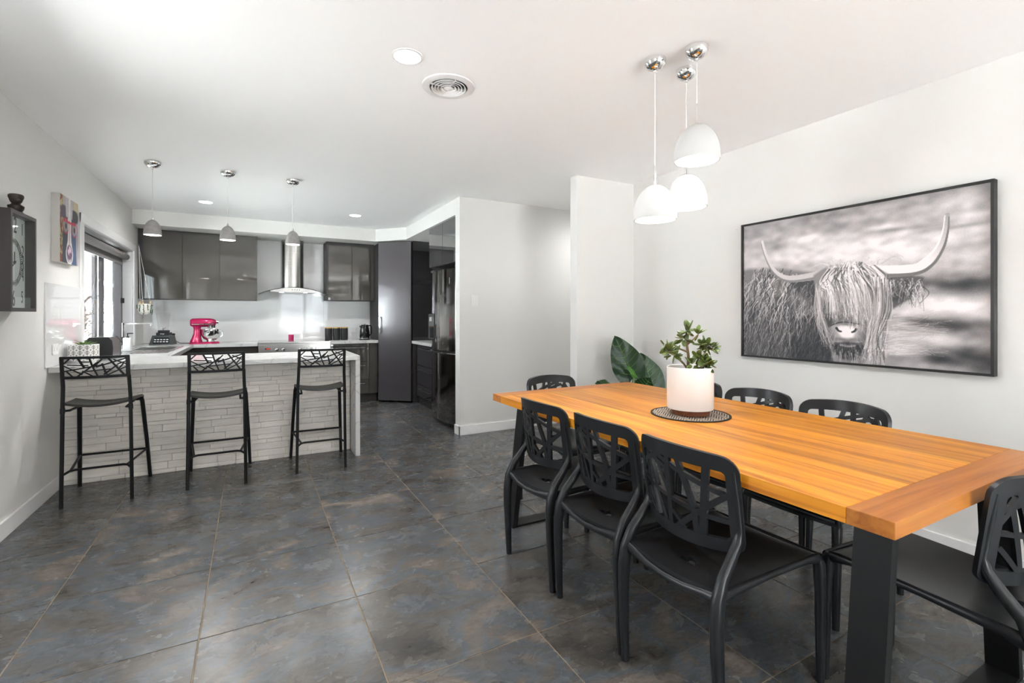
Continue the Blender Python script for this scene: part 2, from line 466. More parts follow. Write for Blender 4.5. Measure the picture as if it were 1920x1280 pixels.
# skirting boards
def skirt(name, mb): return struct(name, mb, TRIM)
SK = 0.10
skirt('baseboard_left', MB().box(XL, XL+0.014, YR, 4.71, 0, SK, b=0.003))
skirt('baseboard_right', MB().box(XR-0.014, XR, YR, 3.50, 0, SK, b=0.003))
skirt('baseboard_nib', MB().box(2.56, XR-0.014, 3.486, 3.50, 0, SK, b=0.003).box(2.561, 2.575, 3.486, 3.60, 0, SK, b=0.003))
skirt('baseboard_hall', MB().box(1.926, 5.2, 4.706, 4.72, 0, SK, b=0.003).box(1.926, 1.94, 4.706, 4.84, 0, SK, b=0.003))

# kitchen window: reveal lining, architrave, frame, sashes, glass, screen, latch
win = tag(thing('window_1', None, None, (XL-0.1, (WY0+WY1)/2, WZ0)), kind='structure')
obj('reveal_lining', MB().box(XL-0.15, XL, WY0-0.0, WY0+0.012, WZ0, WZ1).box(XL-0.15, XL, WY1-0.012, WY1, WZ0, WZ1)
    .box(XL-0.15, XL, WY0, WY1, WZ1-0.012, WZ1).box(XL-0.15, XL+0.0, WY0, WY1, WZ0, WZ0+0.012), REVEAL, win, smooth=0)
obj('architrave', MB().box(XL, XL+0.016, WY0-0.075, WY0+0.004, WZ0-0.03, WZ1+0.075, b=0.004).box(XL, XL+0.016, WY1-0.004, WY1+0.075, WZ0-0.03, WZ1+0.075, b=0.004)
    .box(XL, XL+0.017, WY0-0.075, WY1+0.075, WZ1-0.004, WZ1+0.075, b=0.004), TRIM, win)
FX0, FX1 = XL-0.155, XL-0.115
obj('window_frame', MB().box(FX0, FX1+0.02, WY0+0.012, WY0+0.055, WZ0, WZ1).box(FX0, FX1+0.02, WY1-0.05, WY1-0.012, WZ0, WZ1)
    .box(FX0, FX1+0.02, WY0, WY1, WZ1-0.06, WZ1-0.012).box(FX0, FX1+0.025, WY0+0.012, WY1-0.012, WZ0+0.012, WZ0+0.055), WFRAME, win, smooth=0)
for (a, b_, nm, xo) in ((WY0+0.05, 6.43, 'sash', 0.014), (6.22, WY1-0.05, 'sash', -0.014)):
    sx0, sx1 = FX0+0.008+xo, FX0+0.034+xo; w0 = 0.09 if a > 6 else 0.05; w1 = 0.09 if a < 6 else 0.05
    so = obj('sash', MB().box(sx0, sx1, a, a+w0, WZ0+0.05, WZ1-0.05).box(sx0, sx1, b_-w1, b_, WZ0+0.05, WZ1-0.05)
             .box(sx0, sx1, a, b_, WZ0+0.05, WZ0+0.10).box(sx0, sx1, a, b_, WZ1-0.10, WZ1-0.05), WFRAME, win, smooth=0)
    sub('pane', MB().box((sx0+sx1)/2-0.002, (sx0+sx1)/2+0.002, a+0.05, b_-0.05, WZ0+0.10, WZ1-0.10), PANE, so, win, smooth=0)
obj('insect_screen', MB().box(FX0+0.052, FX0+0.054, 6.74, WY1-0.06, WZ0+0.055, WZ1-0.06), SCREEN, win, smooth=0)
obj('latch', MB().box(FX1, FX1+0.045, WY1-0.075, WY1-0.045, 1.42, 1.48, b=0.004), BLK, win)

# ------------------------------------------------------------------ kitchen: fixed units
BT0, BT1 = 0.87, 0.91          # worktop underside / top

# worktop: peninsula, sink run and back run in one piece, with the waterfall end
wt = thing('benchtop', 'white marble-look benchtop wrapping peninsula, sink run and back wall', 'benchtop', (-0.2, 4.9, BT0))
HX0, HX1, HY0, HY1 = -1.10, -0.74, 6.22, 6.74
m_ = MB().box(XL+0.002, 0.865, 4.47, 5.24, BT0, BT1, b=0.003)
m_.box(XL+0.002, HX0, 5.24, YB-0.002, BT0, BT1).box(HX1, -0.64, 5.24, 7.15, BT0, BT1).box(HX0, HX1, 5.24, HY0, BT0, BT1).box(HX0, HX1, HY1, YB-0.002, BT0, BT1)
m_.box(HX1, 0.07, 7.15, YB-0.002, BT0, BT1)
obj('worktop_slab', m_, MARBLE, wt, smooth=0)
obj('waterfall_panel', MB().box(0.825, 0.865, 4.47, 5.24, 0, BT0, b=0.002), MARBLE, wt, smooth=0)
w2 = thing('benchtop', 'short marble-look benchtop holding the canisters and kettle', 'benchtop', (1.3, 7.4, BT0))
obj('worktop_slab', MB().box(0.98, 1.645, 7.15, YB-0.002, BT0, BT1, b=0.002), MARBLE, w2, smooth=0)
w3 = thing('benchtop', 'small marble-look benchtop between pantry and fridge', 'benchtop', (2.35, 6.2, BT0))
obj('worktop_slab', MB().box(2.04, 2.715, 5.80, 6.79, BT0, BT1, b=0.002), MARBLE, w3, smooth=0)

# stone clad front of the peninsula
sw = thing('stone_clad_peninsula', 'pale stacked-stone clad front of the breakfast bar', 'breakfast bar', (-0.2, 4.78, 0))
obj('backing', MB().box(XL, 0.823, 4.752, 4.80, 0, BT0-0.002), MORTAR, sw, smooth=0)
rz = random.Random(3)
z = 0.0; rows = []
while z < 0.86:
    hgt = rz.choice((0.030, 0.036, 0.042, 0.050, 0.058))
    if z + hgt > 0.85: hgt = BT0 - 0.003 - z
    rows.append((z, hgt)); z += hgt
for (z0, hh) in rows:
    x = XL + 0.002
    while x < 0.815:
        ln = rz.uniform(0.11, 0.36)
        if x + ln > 0.74: ln = 0.822 - x
        d = rz.uniform(0.0, 0.012)
        obj('stone', MB().box(x+0.0008, x+ln-0.0008, 4.728+d, 4.756, z0+0.0007, z0+hh-0.0007, b=0.002), STONE, sw)
        x += ln

def handle_bar(x0, x1, y, z, ax='x'):
    m = MB()
    if ax == 'x':
        m.box(x0, x1, y-0.032, y-0.022, z-0.005, z+0.005, b=0.002)
        for xx in (x0+0.01, x1-0.01): m.box(xx-0.004, xx+0.004, y-0.024, y, z-0.004, z+0.004)
    return m

def cabinet(name, label, cat, box, front, doors, material=CAB, axis='-y', kick=True, carc_top=None, t=0.018, gap=0.0028, pullz=None, kind='door'):
    """box = (x0,x1,y0,y1,z0,z1); doors = list of (a0,a1,z0,z1) across the front"""
    x0, x1, y0, y1, z0, z1 = box
    r = thing(name, label, cat, ((x0+x1)/2, (y0+y1)/2, z0))
    zk = z0 + 0.13 if kick else z0
    f = front
    if axis == '-y': cb = (x0, x1, f+t, y1)
    elif axis == '+y': cb = (x0, x1, y0, f-t)
    elif axis == '+x': cb = (x0, f-t, y0, y1)
    else: cb = (f+t, x1, y0, y1)
    obj('carcass', MB().box(*cb, zk, carc_top or z1), CARC, r, smooth=0)
    if kick:
        k = {'-y': (x0, x1, f+0.07, f+0.085), '+y': (x0, x1, f-0.085, f-0.07), '+x': (f-0.085, f-0.07, y0, y1), '-x': (f+0.07, f+0.085, y0, y1)}[axis]
        obj('kick_board', MB().box(*k, z0, zk), KICK, r, smooth=0)
    for (a0, a1, c0, c1) in doors:
        a0 += gap; a1 -= gap; c0 += gap; c1 -= gap
        d = {'-y': (a0, a1, f, f+t), '+y': (a0, a1, f-t, f), '+x': (f-t, f, a0, a1), '-x': (f, f+t, a0, a1)}[axis]
        p = obj(kind, MB().box(*d, c0, c1, b=0.0012), material, r, smooth=0)
        if pullz == 'bar':
            zz = c1 - 0.055
            if axis == '-y':
                sub('handle', handle_bar(a0+0.06, a1-0.06, f, zz), CHROME, p, r)
            elif axis == '-x':
                m = MB().box(f-0.03, f-0.02, a0+0.25, a1-0.25, zz-0.005, zz+0.005, b=0.002)
                for yy in (a0+0.26, a1-0.26): m.box(f-0.022, f, yy-0.004, yy+0.004, zz-0.004, zz+0.004)
                sub('handle', m, CHROME, p, r)
    return r

cabinet('base_cabinet', 'grey gloss cabinet backing the breakfast bar', 'cabinet', (-0.62, 0.82, 4.81, 5.20, 0, BT0), 5.20,
        [(-0.62, -0.14, 0.13, 0.865), (-0.14, 0.34, 0.13, 0.865), (0.34, 0.82, 0.13, 0.865)], axis='+y')
cabinet('base_cabinet', 'grey gloss sink cabinet below the kitchen window', 'cabinet', (XL+0.003, -0.66, 4.81, YB-0.01, 0, BT0), -0.66,
        [(5.22, 5.86, 0.13, 0.865), (5.86, 6.50, 0.13, 0.865), (6.50, 7.14, 0.13, 0.865)], axis='+x', carc_top=0.66)
cabinet('base_cabinet', 'grey gloss base cabinet left of the steel cooker', 'cabinet', (-0.655, 0.07, 7.19, YB-0.01, 0, BT0), 7.19,
        [(-0.64, -0.29, 0.13, 0.865), (-0.29, 0.07, 0.13, 0.865)])
cabinet('drawer_cabinet', 'grey gloss drawer cabinet under the kettle and canisters', 'cabinet', (0.985, 1.645, 7.19, YB-0.01, 0, BT0), 7.19,
        [(0.985, 1.52, 0.13, 0.34), (0.985, 1.52, 0.34, 0.60), (0.985, 1.52, 0.60, 0.865)], kind='drawer', pullz='bar')
obj('filler_panel', MB().box(1.522, 1.645, 7.19, 7.208, 0.13, 0.865), CAB, [o for o in COL.objects if o.name.startswith('drawer_cabinet')][0], smooth=0)
cabinet('drawer_cabinet', 'charcoal drawer cabinet beside the fridge', 'cabinet', (2.08, 2.715, 5.80, 6.79, 0, BT0), 2.08,
        [(5.80, 6.79, 0.13, 0.30), (5.80, 6.79, 0.30, 0.57), (5.80, 6.79, 0.57, 0.865)], material=CABD, axis='-x', kind='drawer', pullz='bar')

# wall cabinets
cabinet('wall_cabinet', 'long grey gloss wall cabinet with three doors above the mixer', 'cabinet', (XL+0.002, 0.064, 7.46, YB-0.004, 1.485, BZ), 7.46,
        [(XL+0.05, -0.787, 1.485, BZ-0.01), (-0.787, -0.375, 1.485, BZ-0.01), (-0.375, 0.064, 1.485, BZ-0.01)], kick=False)
cabinet('wall_cabinet', 'grey gloss wall cabinet with two doors right of the rangehood', 'cabinet', (0.965, 1.655, 7.46, YB-0.004, 1.50, BZ), 7.46,
        [(0.985, 1.325, 1.50, BZ-0.04), (1.325, 1.60, 1.50, BZ-0.04), (1.60, 1.655, 1.50, BZ-0.04)], kick=False)
cabinet('wall_cabinet', 'charcoal gloss cabinet with two doors above the fridge', 'cabinet', (1.965, 2.715, 4.845, 5.79, 1.87, BZ), 1.965,
        [(4.845, 5.31, 1.87, BZ-0.003), (5.31, 5.79, 1.87, BZ-0.003)], material=CABD, axis='-x', kick=False)

# corner pantry: diagonal door and side panel
pa, pb = Vector((1.650, 7.135, 0)), Vector((2.045, 6.815, 0))
pr = thing('corner_pantry', 'tall corner pantry with satin grey diagonal door', 'pantry', (1.95, 7.1, 0))
dv = (pb - pa).normalized(); nv = Vector((-dv.y, dv.x, 0));
if nv.y > 0: nv = -nv
def diag(a, b_, t0, t1, z0, z1, bev=0.0):
    L_ = (b_-a).length
    m = MB().box(0, L_, t0, t1, z0, z1, b=bev)
    return m.xf(Matrix.Translation(a) @ Matrix(((dv.x, nv.x, 0, 0), (dv.y, nv.y, 0, 0), (0, 0, 1, 0), (0, 0, 0, 1))))
pd = obj('door', diag(pa, pb, 0.0, 0.02, 0.03, BZ-0.012, 0.0015), PANTRY, pr, smooth=0)
hx = 0.032
hm = diag(pa + dv*hx, pa + dv*(hx+0.012), 0.045, 0.057, 1.01, 1.26, 0.003)
for zz in (1.02, 1.24):
    q = diag(pa + dv*hx, pa + dv*(hx+0.012), 0.02, 0.05, zz, zz+0.01); hm.add(q.v, q.f)
sub('handle', hm, CHROME, pd, pr)
obj('side_panel', MB().box(2.062, 2.715, 6.80, 6.822, 0, BZ-0.004), CABD, pr, smooth=0)
obj('carcass', MB().prism([(1.66, 7.16), (2.055, 6.84), (2.70, 6.84), (2.70, YB-0.01), (1.66, YB-0.01)], 0.03, BZ-0.012), CARC, pr, smooth=0)

# glass splashbacks
sp = thing('splashback', 'white gloss glass splashback along the kitchen back wall', 'splashback', (0.2, YB-0.006, BT1))
obj('glass_panel', MB().box(XL+0.002, 0.066, YB-0.006, YB-0.001, BT1+0.001, 1.484).box(0.067, 0.963, YB-0.006, YB-0.001, BT1+0.001, BZ-0.002)
    .box(0.964, 1.64, YB-0.006, YB-0.001, BT1+0.001, 1.499), SPLASH, sp, smooth=0)
sp2 = thing('splashback', 'white glass splashback panel on the left wall beside the window', 'splashback', (XL+0.004, 4.8, BT1))
obj('glass_panel', MB().box(XL+0.001, XL+0.010, 4.41, WY0-0.078, BT1+0.001, 1.50, b=0.001), SPLASH, sp2, smooth=0)

# ------------------------------------------------------------------ freestanding cooker
ck = thing('cooker', 'wide stainless steel cooker with knobs and red clock display', 'cooker', (0.525, 7.45, 0))
C0, C1, CF = 0.075, 0.975, 7.12
obj('body', MB().box(C0, C1, CF+0.03, YB-0.012, 0.10, 0.895), STEEL, ck, smooth=0)
obj('plinth', MB().box(C0+0.02, C1-0.02, CF+0.08, YB-0.05, 0, 0.10), BLK, ck, smooth=0)
obj('hob_top', MB().box(C0, C1, CF-0.005, YB-0.012, 0.895, 0.918, b=0.004), STEELH, ck)
cp = obj('control_panel', MB().box(C0, C1, CF, CF+0.03, 0.765, 0.885, b=0.003), STEEL, ck)
for kx in (0.295, 0.375, 0.585, 0.655, 0.725, 0.795):
    kb = MB().lathe([(0.021, 0.0), (0.021, 0.012), (0.017, 0.014), (0.016, 0.03), (0.012, 0.034), (0.0, 0.034)], n=16)
    kb.box(-0.003, 0.003, -0.016, 0.016, 0.028, 0.040, b=0.001)
    kb.xf(Matrix.Translation((kx, CF, 0.815)) @ Matrix.Rotation(math.pi/2, 4, 'X'))
    sub('knob', kb, CHROME, cp, ck)
dp = sub('display', MB().box(0.155, 0.215, CF-0.002, CF+0.002, 0.822, 0.842), mat('clock_display', (0.02, 0.006, 0.006), 0.1), cp, ck, smooth=0)
dg_ = text_mb('00:58', 0.018, Matrix.Translation((0.19, CF-0.0025, 0.832)) @ Matrix.Rotation(math.pi/2, 4, 'X'))
sub('display_digits', dg_, mat('red_digits', (0.9, 0.05, 0.03), 0.5, emit=1.6), cp, ck, smooth=0)
for (a, b_) in ((C0, 0.36), (0.365, C1)):
    dr = obj('oven_door', MB().box(a+0.004, b_-0.004, CF, CF+0.03, 0.16, 0.75, b=0.003), STEEL, ck)
    sub('oven_window', MB().box(a+0.05, b_-0.05, CF-0.002, CF+0.004, 0.28, 0.62), BLKG, dr, ck, smooth=0)
    sub('handle', MB().sweep([(a+0.03, CF-0.04, 0.71), (b_-0.03, CF-0.04, 0.71)], 0.009, 10).box(a+0.04, a+0.055, CF-0.04, CF, 0.703, 0.717).box(b_-0.055, b_-0.04, CF-0.04, CF, 0.703, 0.717), CHROME, dr, ck)

# ------------------------------------------------------------------ rangehood
hd = thing('rangehood', 'stainless chimney rangehood with curved glass canopy', 'rangehood', (0.525, 7.6, 1.58))
ch = MB()
n = 14; poly = [(0.375, YB-0.012)]
for k in range(n+1):
    a = math.pi * k / n
    poly.append((0.525 - 0.15*math.cos(a)*1.0, 7.66 - 0.13*math.sin(a)**0.8))
poly.append((0.675, YB-0.012))
ch.prism(poly, 1.655, BZ-0.002)
obj('chimney', ch, STEEL, hd, smooth=25)
gl = MB(); V = []; F = []
nx, ny = 24, 6
def gz(x): return 1.665 - 0.10*((x-0.525)/0.445)**2
for t_ in (0.0, 0.007):
    for i in range(nx+1):
        x = 0.08 + 0.89*i/nx
        yf = 7.30 + 0.05*abs((x-0.525)/0.445)**2
        for j in range(ny+1):
            V.append((x, yf + (YB-0.014-yf)*j/ny, gz(x)+t_))
w_ = ny+1; tot = (nx+1)*w_
for i in range(nx):
    for j in range(ny):
        F.append((i*w_+j, i*w_+j+1, (i+1)*w_+j+1, (i+1)*w_+j)); F.append((tot+i*w_+j, tot+(i+1)*w_+j, tot+(i+1)*w_+j+1, tot+i*w_+j+1))
for i in range(nx):
    for j in (0, ny):
        F.append((i*w_+j, (i+1)*w_+j, tot+(i+1)*w_+j, tot+i*w_+j))
for j in range(ny):
    for i in (0, nx):
        F.append((i*w_+j, i*w_+j+1, tot+i*w_+j+1, tot+i*w_+j))
gl.add(V, F)
obj('glass_canopy', gl, pane_mat('hood_glass', (0.80, 0.86, 0.85)), hd, smooth=50)
edge = MB()
pts = [(0.08+0.89*i/nx, 7.298+0.05*abs((0.08+0.89*i/nx-0.525)/0.445)**2, gz(0.08+0.89*i/nx)+0.0035) for i in range(nx+1)]
edge.sweep(pts, 0.0042, 6)
obj('canopy_edge', edge, mat('dark_glass_edge', (0.02, 0.025, 0.025), 0.15), hd)
hb = MB(); pl = []
for k in range(17):
    x = 0.225 + 0.6*k/16; pl.append((x, gz(x)-0.001))
pl += [(0.825, 1.605), (0.225, 1.605)]
hb.add([(x, 7.34, z) for x, z in pl] + [(x, YB-0.014, z) for x, z in pl],
       [tuple(range(len(pl))), tuple(range(len(pl), 2*len(pl)))[::-1]] + [(i, (i+1) % len(pl), len(pl)+(i+1) % len(pl), len(pl)+i) for i in range(len(pl))])
hbo = obj('hood_body', hb, mat('hood_steel', (0.34, 0.33, 0.32), 0.3, metal=1.0), hd, smooth=25)
for x in (0.47, 0.50, 0.53, 0.56, 0.59):
    sub('button', MB().lathe([(0.006, 0), (0.006, 0.006), (0, 0.006)], n=10).xf(Matrix.Translation((x, 7.34, 1.635)) @ Matrix.Rotation(math.pi/2, 4, 'X')), BLK if x > 0.48 else mat('hood_led', (0.9, 0.25, 0.1), 0.4, emit=1.5), hbo, hd)
HLAMP = mat('hood_lamp_lens', (1, 0.97, 0.92), 0.4, emit=5)
for x in (0.37, 0.68):
    sub('lamp_lens', MB().lathe([(0.028, 1.602), (0.028, 1.606)], c=(x, 7.5, 0), n=18), HLAMP, hbo, hd)
    l = bpy.data.lights.new('hood_lamp', 'SPOT'); l.energy = 6; l.spot_size = 1.9; l.spot_blend = 0.6; l.shadow_soft_size = 0.03; l.color = (1, 0.96, 0.9)
    lo = bpy.data.objects.new('hood_lamp', l); COL.objects.link(lo); lo.parent = hd; lo.location = Vector((x, 7.5, 1.595)) - Vector(hd.location)

# ------------------------------------------------------------------ fridge
fr = thing('fridge', 'dark stainless french door fridge with water dispenser', 'fridge', (2.3, 5.31, 0))
FY0, FY1, FM = 4.87, 5.775, 5.322
obj('cabinet_body', MB().box(2.02, 2.70, FY0, FY1, 0.03, 1.81, b=0.004), mat('fridge_side', sr(84, 82, 80), 0.3, metal=0.6), fr)
def bulge(y): return 1.915 + 0.075*((y-FM)/(FY1-FM))**2
def fdoor(y0, y1, z0, z1):
    k = 8; V = []; 
    for i in range(k+1):
        y = y0 + (y1-y0)*i/k
        e = 0.012 if i in (0, k) else 0.0
        for (x, z) in ((bulge(y)+e, z0), (bulge(y)+e, z1), (2.03, z1), (2.03, z0)): V.append((x, y, z))
    F = [(0, 1, 2, 3), (4*k+3, 4*k+2, 4*k+1, 4*k)]
    for i in range(k):
        for j in range(4): F.append((4*i+j, 4*i+4+j, 4*i+4+(j+1) % 4, 4*i+(j+1) % 4))
    return MB().add(V, F)
dA = obj('door', fdoor(FM+0.003, FY1, 0.875, 1.80), DSTEEL, fr)
obj('door', fdoor(FY0, FM-0.003, 0.875, 1.80), DSTEEL, fr)
obj('freezer_door', fdoor(FM+0.003, FY1, 0.06, 0.835), DSTEEL, fr)
obj('freezer_door', fdoor(FY0, FM-0.003, 0.06, 0.835), DSTEEL, fr)
obj('handle_recess', MB().box(1.99, 2.03, FY0+0.02, FY1-0.02, 0.835, 0.875), BLK, fr, smooth=0)
for (a, b_) in ((FM+0.01, FY1-0.02), (FY0+0.02, FM-0.01)):
    k = 8
    obj('handle_trim', MB().sweep([(bulge(a+(b_-a)*i/k)-0.004, a+(b_-a)*i/k, 0.845) for i in range(k+1)], (0.006, 0.010), 6), CHROME, fr)
obj('center_strip', MB().box(1.912, 1.922, FM-0.0028, FM+0.0028, 0.06, 1.80), CHROME, fr, smooth=0)
dsp = sub('dispenser', MB().box(1.912, 1.935, 5.46, 5.66, 0.99, 1.30, b=0.006), BLKG, dA, fr)
sub('dispenser_spout', MB().box(1.902, 1.915, 5.53, 5.60, 1.20, 1.26, b=0.004), CHROME, dA, fr)
obj('hinge_cover', MB().box(1.98, 2.10, FY0, FY0+0.10, 1.81, 1.835, b=0.006).box(1.98, 2.10, FY1-0.10, FY1, 1.81, 1.835, b=0.006), BLK, fr)
obj('toe_grille', MB().box(2.0, 2.05, FY0+0.01, FY1-0.01, 0.0, 0.055), BLK, fr, smooth=0)
sub('info_sticker', MB().box(1.945, 1.9475, 5.03, 5.06, 1.63, 1.70), WHITE, dA, fr, smooth=0)

# ------------------------------------------------------------------ roller blind
bl = thing('roller_blind', 'rolled-up grey roller blind at the top of the kitchen window', 'blind', (XL-0.06, 6.2, 1.93))
obj('blind_roll', MB().sweep([(XL-0.055, WY0+0.03, 1.965), (XL-0.055, WY1-0.05, 1.965)], 0.036, 18), BLINDM, bl)
obj('bottom_rail', MB().box(XL-0.098, XL-0.083, WY0+0.04, WY1-0.06, 1.865, 1.895, b=0.003).box(XL-0.093, XL-0.089, WY0+0.04, WY1-0.06, 1.89, 1.965), BLINDM, bl)
obj('bracket', MB().box(XL-0.10, XL-0.01, WY0+0.014, WY0+0.028, 1.92, 2.03).box(XL-0.10, XL-0.01, WY1-0.046, WY1-0.032, 1.92, 2.03), WHITE, bl, smooth=0)

# ------------------------------------------------------------------ sink, tap
sk = thing('sink', 'stainless steel sink with drainer set in the benchtop under the window', 'sink', (-0.92, 6.2, BT1))
SX0, SX1, SY0, SY1 = -1.14, -0.71, 5.62, 6.80
z_ = BT1+0.004
m_ = MB().box(SX0, HX0+0.01, SY0, SY1, BT1+0.0005, z_).box(HX1-0.01, SX1, SY0, SY1, BT1+0.0005, z_).box(HX0+0.01, HX1-0.01, SY0, HY0+0.01, BT1+0.0005, z_).box(HX0+0.01, HX1-0.01, HY1-0.01, SY1, BT1+0.0005, z_)
obj('sink_rim', m_, STEELH, sk, smooth=0)
bx0, bx1, by0, by1 = HX0+0.008, HX1-0.008, HY0+0.008, HY1-0.008
m_ = MB().box(bx0, bx1, by0, by1, 0.735, 0.739).box(bx0, bx0+0.003, by0, by1, 0.739, BT1).box(bx1-0.003, bx1, by0, by1, 0.739, BT1).box(bx0, bx1, by0, by0+0.003, 0.739, BT1).box(bx0, bx1, by1-0.003, by1, 0.739, BT1)
obj('bowl', m_, STEELH, sk, smooth=0)
for i in range(7):
    obj('drainer_rib', MB().sweep([(-1.06+0.047*i, SY0+0.05, z_), (-1.06+0.047*i, HY0-0.06, z_)], 0.004, 6), STEELH, sk)
obj('rim_edge', MB().sweep([(SX0, SY0, z_), (SX1, SY0, z_), (SX1, SY1, z_), (SX0, SY1, z_), (SX0, SY0, z_)], 0.004, 6), CHROME, sk)
tp = thing('kitchen_tap', 'square chrome swivel tap behind the sink', 'tap', (-1.165, 6.26, BT1))
m_ = MB().lathe([(0.026, 0.0), (0.026, 0.008), (0.017, 0.012), (0.017, 0.10), (0.0, 0.10)], n=18)
obj('tap_body', m_, CHROME, tp, world=False)
obj('spout', MB().box(-0.011, 0.011, -0.011, 0.011, 0.09, 0.285, b=0.003).box(-0.011, 0.245, -0.011, 0.011, 0.272, 0.288, b=0.003).box(0.225, 0.245, -0.009, 0.009, 0.252, 0.275, b=0.002), CHROME, tp, world=False)
obj('lever', MB().sweep([(0.015, 0, 0.06), (0.05, 0.0, 0.075)], [0.008, 0.006], 8), CHROME, tp, world=False)

# ------------------------------------------------------------------ small kitchen things
# soap dispenser
so_ = thing('soap_dispenser', 'white square soap dispenser with dark pump by the sink', 'soap dispenser', (-1.10, 6.08, BT1+0.0045))
obj('bottle', MB().box(-0.032, 0.032, -0.032, 0.032, 0, 0.135, b=0.006), WHITE, so_, world=False)
obj('pump', MB().lathe([(0.014, 0.135), (0.014, 0.15), (0.006, 0.152), (0.006, 0.175), (0.0, 0.175)], n=12).box(-0.006, 0.045, -0.007, 0.007, 0.173, 0.184, b=0.002), BLK, so_, world=False)

# blender base with its clear jug
bn = thing('blender', 'black and silver blender base with clear jug in the kitchen corner', 'blender', (-0.985, 7.42, BT1), rotz=-0.25)
V = [(-.115,-.10,0),(.115,-.10,0),(.115,.10,0),(-.115,.10,0),(-.095,-.06,.115),(.095,-.06,.115),(.095,.085,.115),(-.095,.085,.115)]
obj('motor_base', MB().add(V, [(3,2,1,0),(4,5,6,7),(0,1,5,4),(1,2,6,5),(2,3,7,6),(3,0,4,7)]), mat('silver_plastic', (0.07, 0.07, 0.072), 0.35, metal=0.3), bn, world=False)
V2 = [(-.075,-.1003,.018),(.105,-.1003,.018),(.095,-.075,.09),(-.06,-.075,.09)]
cpnl = obj('control_panel', MB().add(V2 + [(x, y+0.012, z) for x, y, z in V2], [(0,1,2,3),(7,6,5,4),(0,4,5,1),(1,5,6,2),(2,6,7,3),(3,7,4,0)]).shift((0, -0.006, 0)), BLKG, bn, world=False, smooth=0)
BTN = mat('backlit_buttons', (0.8, 0.8, 0.8), 0.5)
for r in range(2):
    for k in range(5):
        x = -0.05 + 0.033*k; zz = 0.036 + 0.026*r
        yy = -0.1063 + (zz-0.018)/0.072*0.0253 - 0.0012
        o = bpy.data.objects.new('button', mesh_of('button', MB().box(x-0.011, x+0.011, yy, yy+0.002, zz-0.007, zz+0.007), BTN, 0)); COL.objects.link(o); o.parent = cpnl
obj('side_panel', MB().add([(-.1155,-.095,.004),(-.1155,.097,.004),(-.096,.083,.112),(-.096,-.055,.112),(-.108,-.095,.004),(-.108,.097,.004),(-.09,.083,.112),(-.09,-.055,.112)],
    [(0,1,2,3),(7,6,5,4),(0,4,5,1),(1,5,6,2),(2,6,7,3),(3,7,4,0)]), BLK, bn, world=False, smooth=0)
obj('jug_seat', MB().box(-0.06, 0.075, -0.05, 0.07, 0.115, 0.15, b=0.006).box(-0.045, 0.055, -0.04, 0.055, 0.15, 0.178, b=0.006), BLK, bn, world=False)
obj('brand_lettering', text_mb('NINJA', 0.018, Matrix.Translation((0.01, -0.0505, 0.133)) @ Matrix.Rotation(math.pi/2, 4, 'X')), BTN, bn, world=False, smooth=0)
obj('jug', MB().lathe([(0.052, 0.18), (0.075, 0.40), (0.072, 0.40), (0.049, 0.183)], n=20, close=True).sweep([(0.068, 0, 0.37), (0.115, 0, 0.37), (0.11, 0, 0.23), (0.06, 0, 0.23)], 0.008, 6), pane_mat('jug_plastic', (0.985, 0.985, 0.985)), bn, world=False)
obj('blades', MB().sweep([(-0.03, 0, 0.215), (0, 0, 0.195), (0.03, 0.0, 0.215)], 0.003, 5).sweep([(0, -0.03, 0.2), (0, 0.03, 0.21)], 0.003, 5).sweep([(0, 0, 0.178), (0, 0, 0.2)], 0.006, 8), CHROME, bn, world=False)

# stand mixer
mx_ = thing('stand_mixer', 'raspberry pink stand mixer with steel bowl', 'mixer', (-0.535, 7.38, BT1))
pl = [(0.17*math.copysign(abs(math.cos(a))**0.7, math.cos(a)) - 0.005, 0.10*math.copysign(abs(math.sin(a))**0.8, math.sin(a))) for a in [2*math.pi*k/32 for k in range(32)]]
obj('base', MB().prism(pl, 0.0, 0.018).prism([(x*0.94, y*0.92) for x, y in pl], 0.018, 0.026), PINK, mx_, world=False)
obj('column', MB().sweep([(-0.095, 0, 0.02), (-0.092, 0, 0.07), (-0.085, 0, 0.13), (-0.085, 0, 0.19), (-0.085, 0, 0.23)], [(0.075, 0.07), (0.055, 0.058), (0.043, 0.048), (0.04, 0.045), (0.05, 0.05)], 20, sq=0.8, up=(1, 0, 0)), PINK, mx_, world=False)
hp = [(-0.165, 0.02), (-0.16, 0.04), (-0.14, 0.054), (-0.08, 0.058), (0.0, 0.058), (0.06, 0.055), (0.10, 0.046), (0.122, 0.03), (0.126, 0.016)]
hdm = MB().sweep([(x, 0, 0.272) for x, r in hp], [(r, r*1.02) for x, r in hp], 22, up=(0, 0, 1))
ho = obj('motor_head', hdm, PINK, mx_, world=False)
def ssub(name, mb, m, par):
    o = bpy.data.objects.new(name, mesh_of(name, mb, m)); COL.objects.link(o); o.parent = par; return o
ssub('trim_band', MB().sweep([(x, 0, 0.252) for x, r in hp[2:7]], [(0.010, r*0.985+0.0015) for x, r in hp[2:7]], 18, sq=0.6), CHROME, ho)
ssub('attachment_hub', MB().sweep([(0.12, 0, 0.28), (0.15, 0, 0.28)], 0.02, 16), CHROME, ho)
ssub('speed_lever', MB().sphere((0.0, -0.060, 0.262), 0.007), BLK, ho)
ssub('planetary_hub', MB().lathe([(0.05, 0.205), (0.052, 0.235)], c=(0.075, 0, 0), n=20).lathe([(0.012, 0.12), (0.012, 0.206)], c=(0.075, 0, 0), n=10), CHROME, ho)
bw = [(0.0, 0.040), (0.05, 0.042), (0.085, 0.065), (0.104, 0.10), (0.110, 0.14), (0.110, 0.185), (0.113, 0.188), (0.107, 0.187), (0.105, 0.14), (0.098, 0.10), (0.08, 0.07), (0.0, 0.045)]
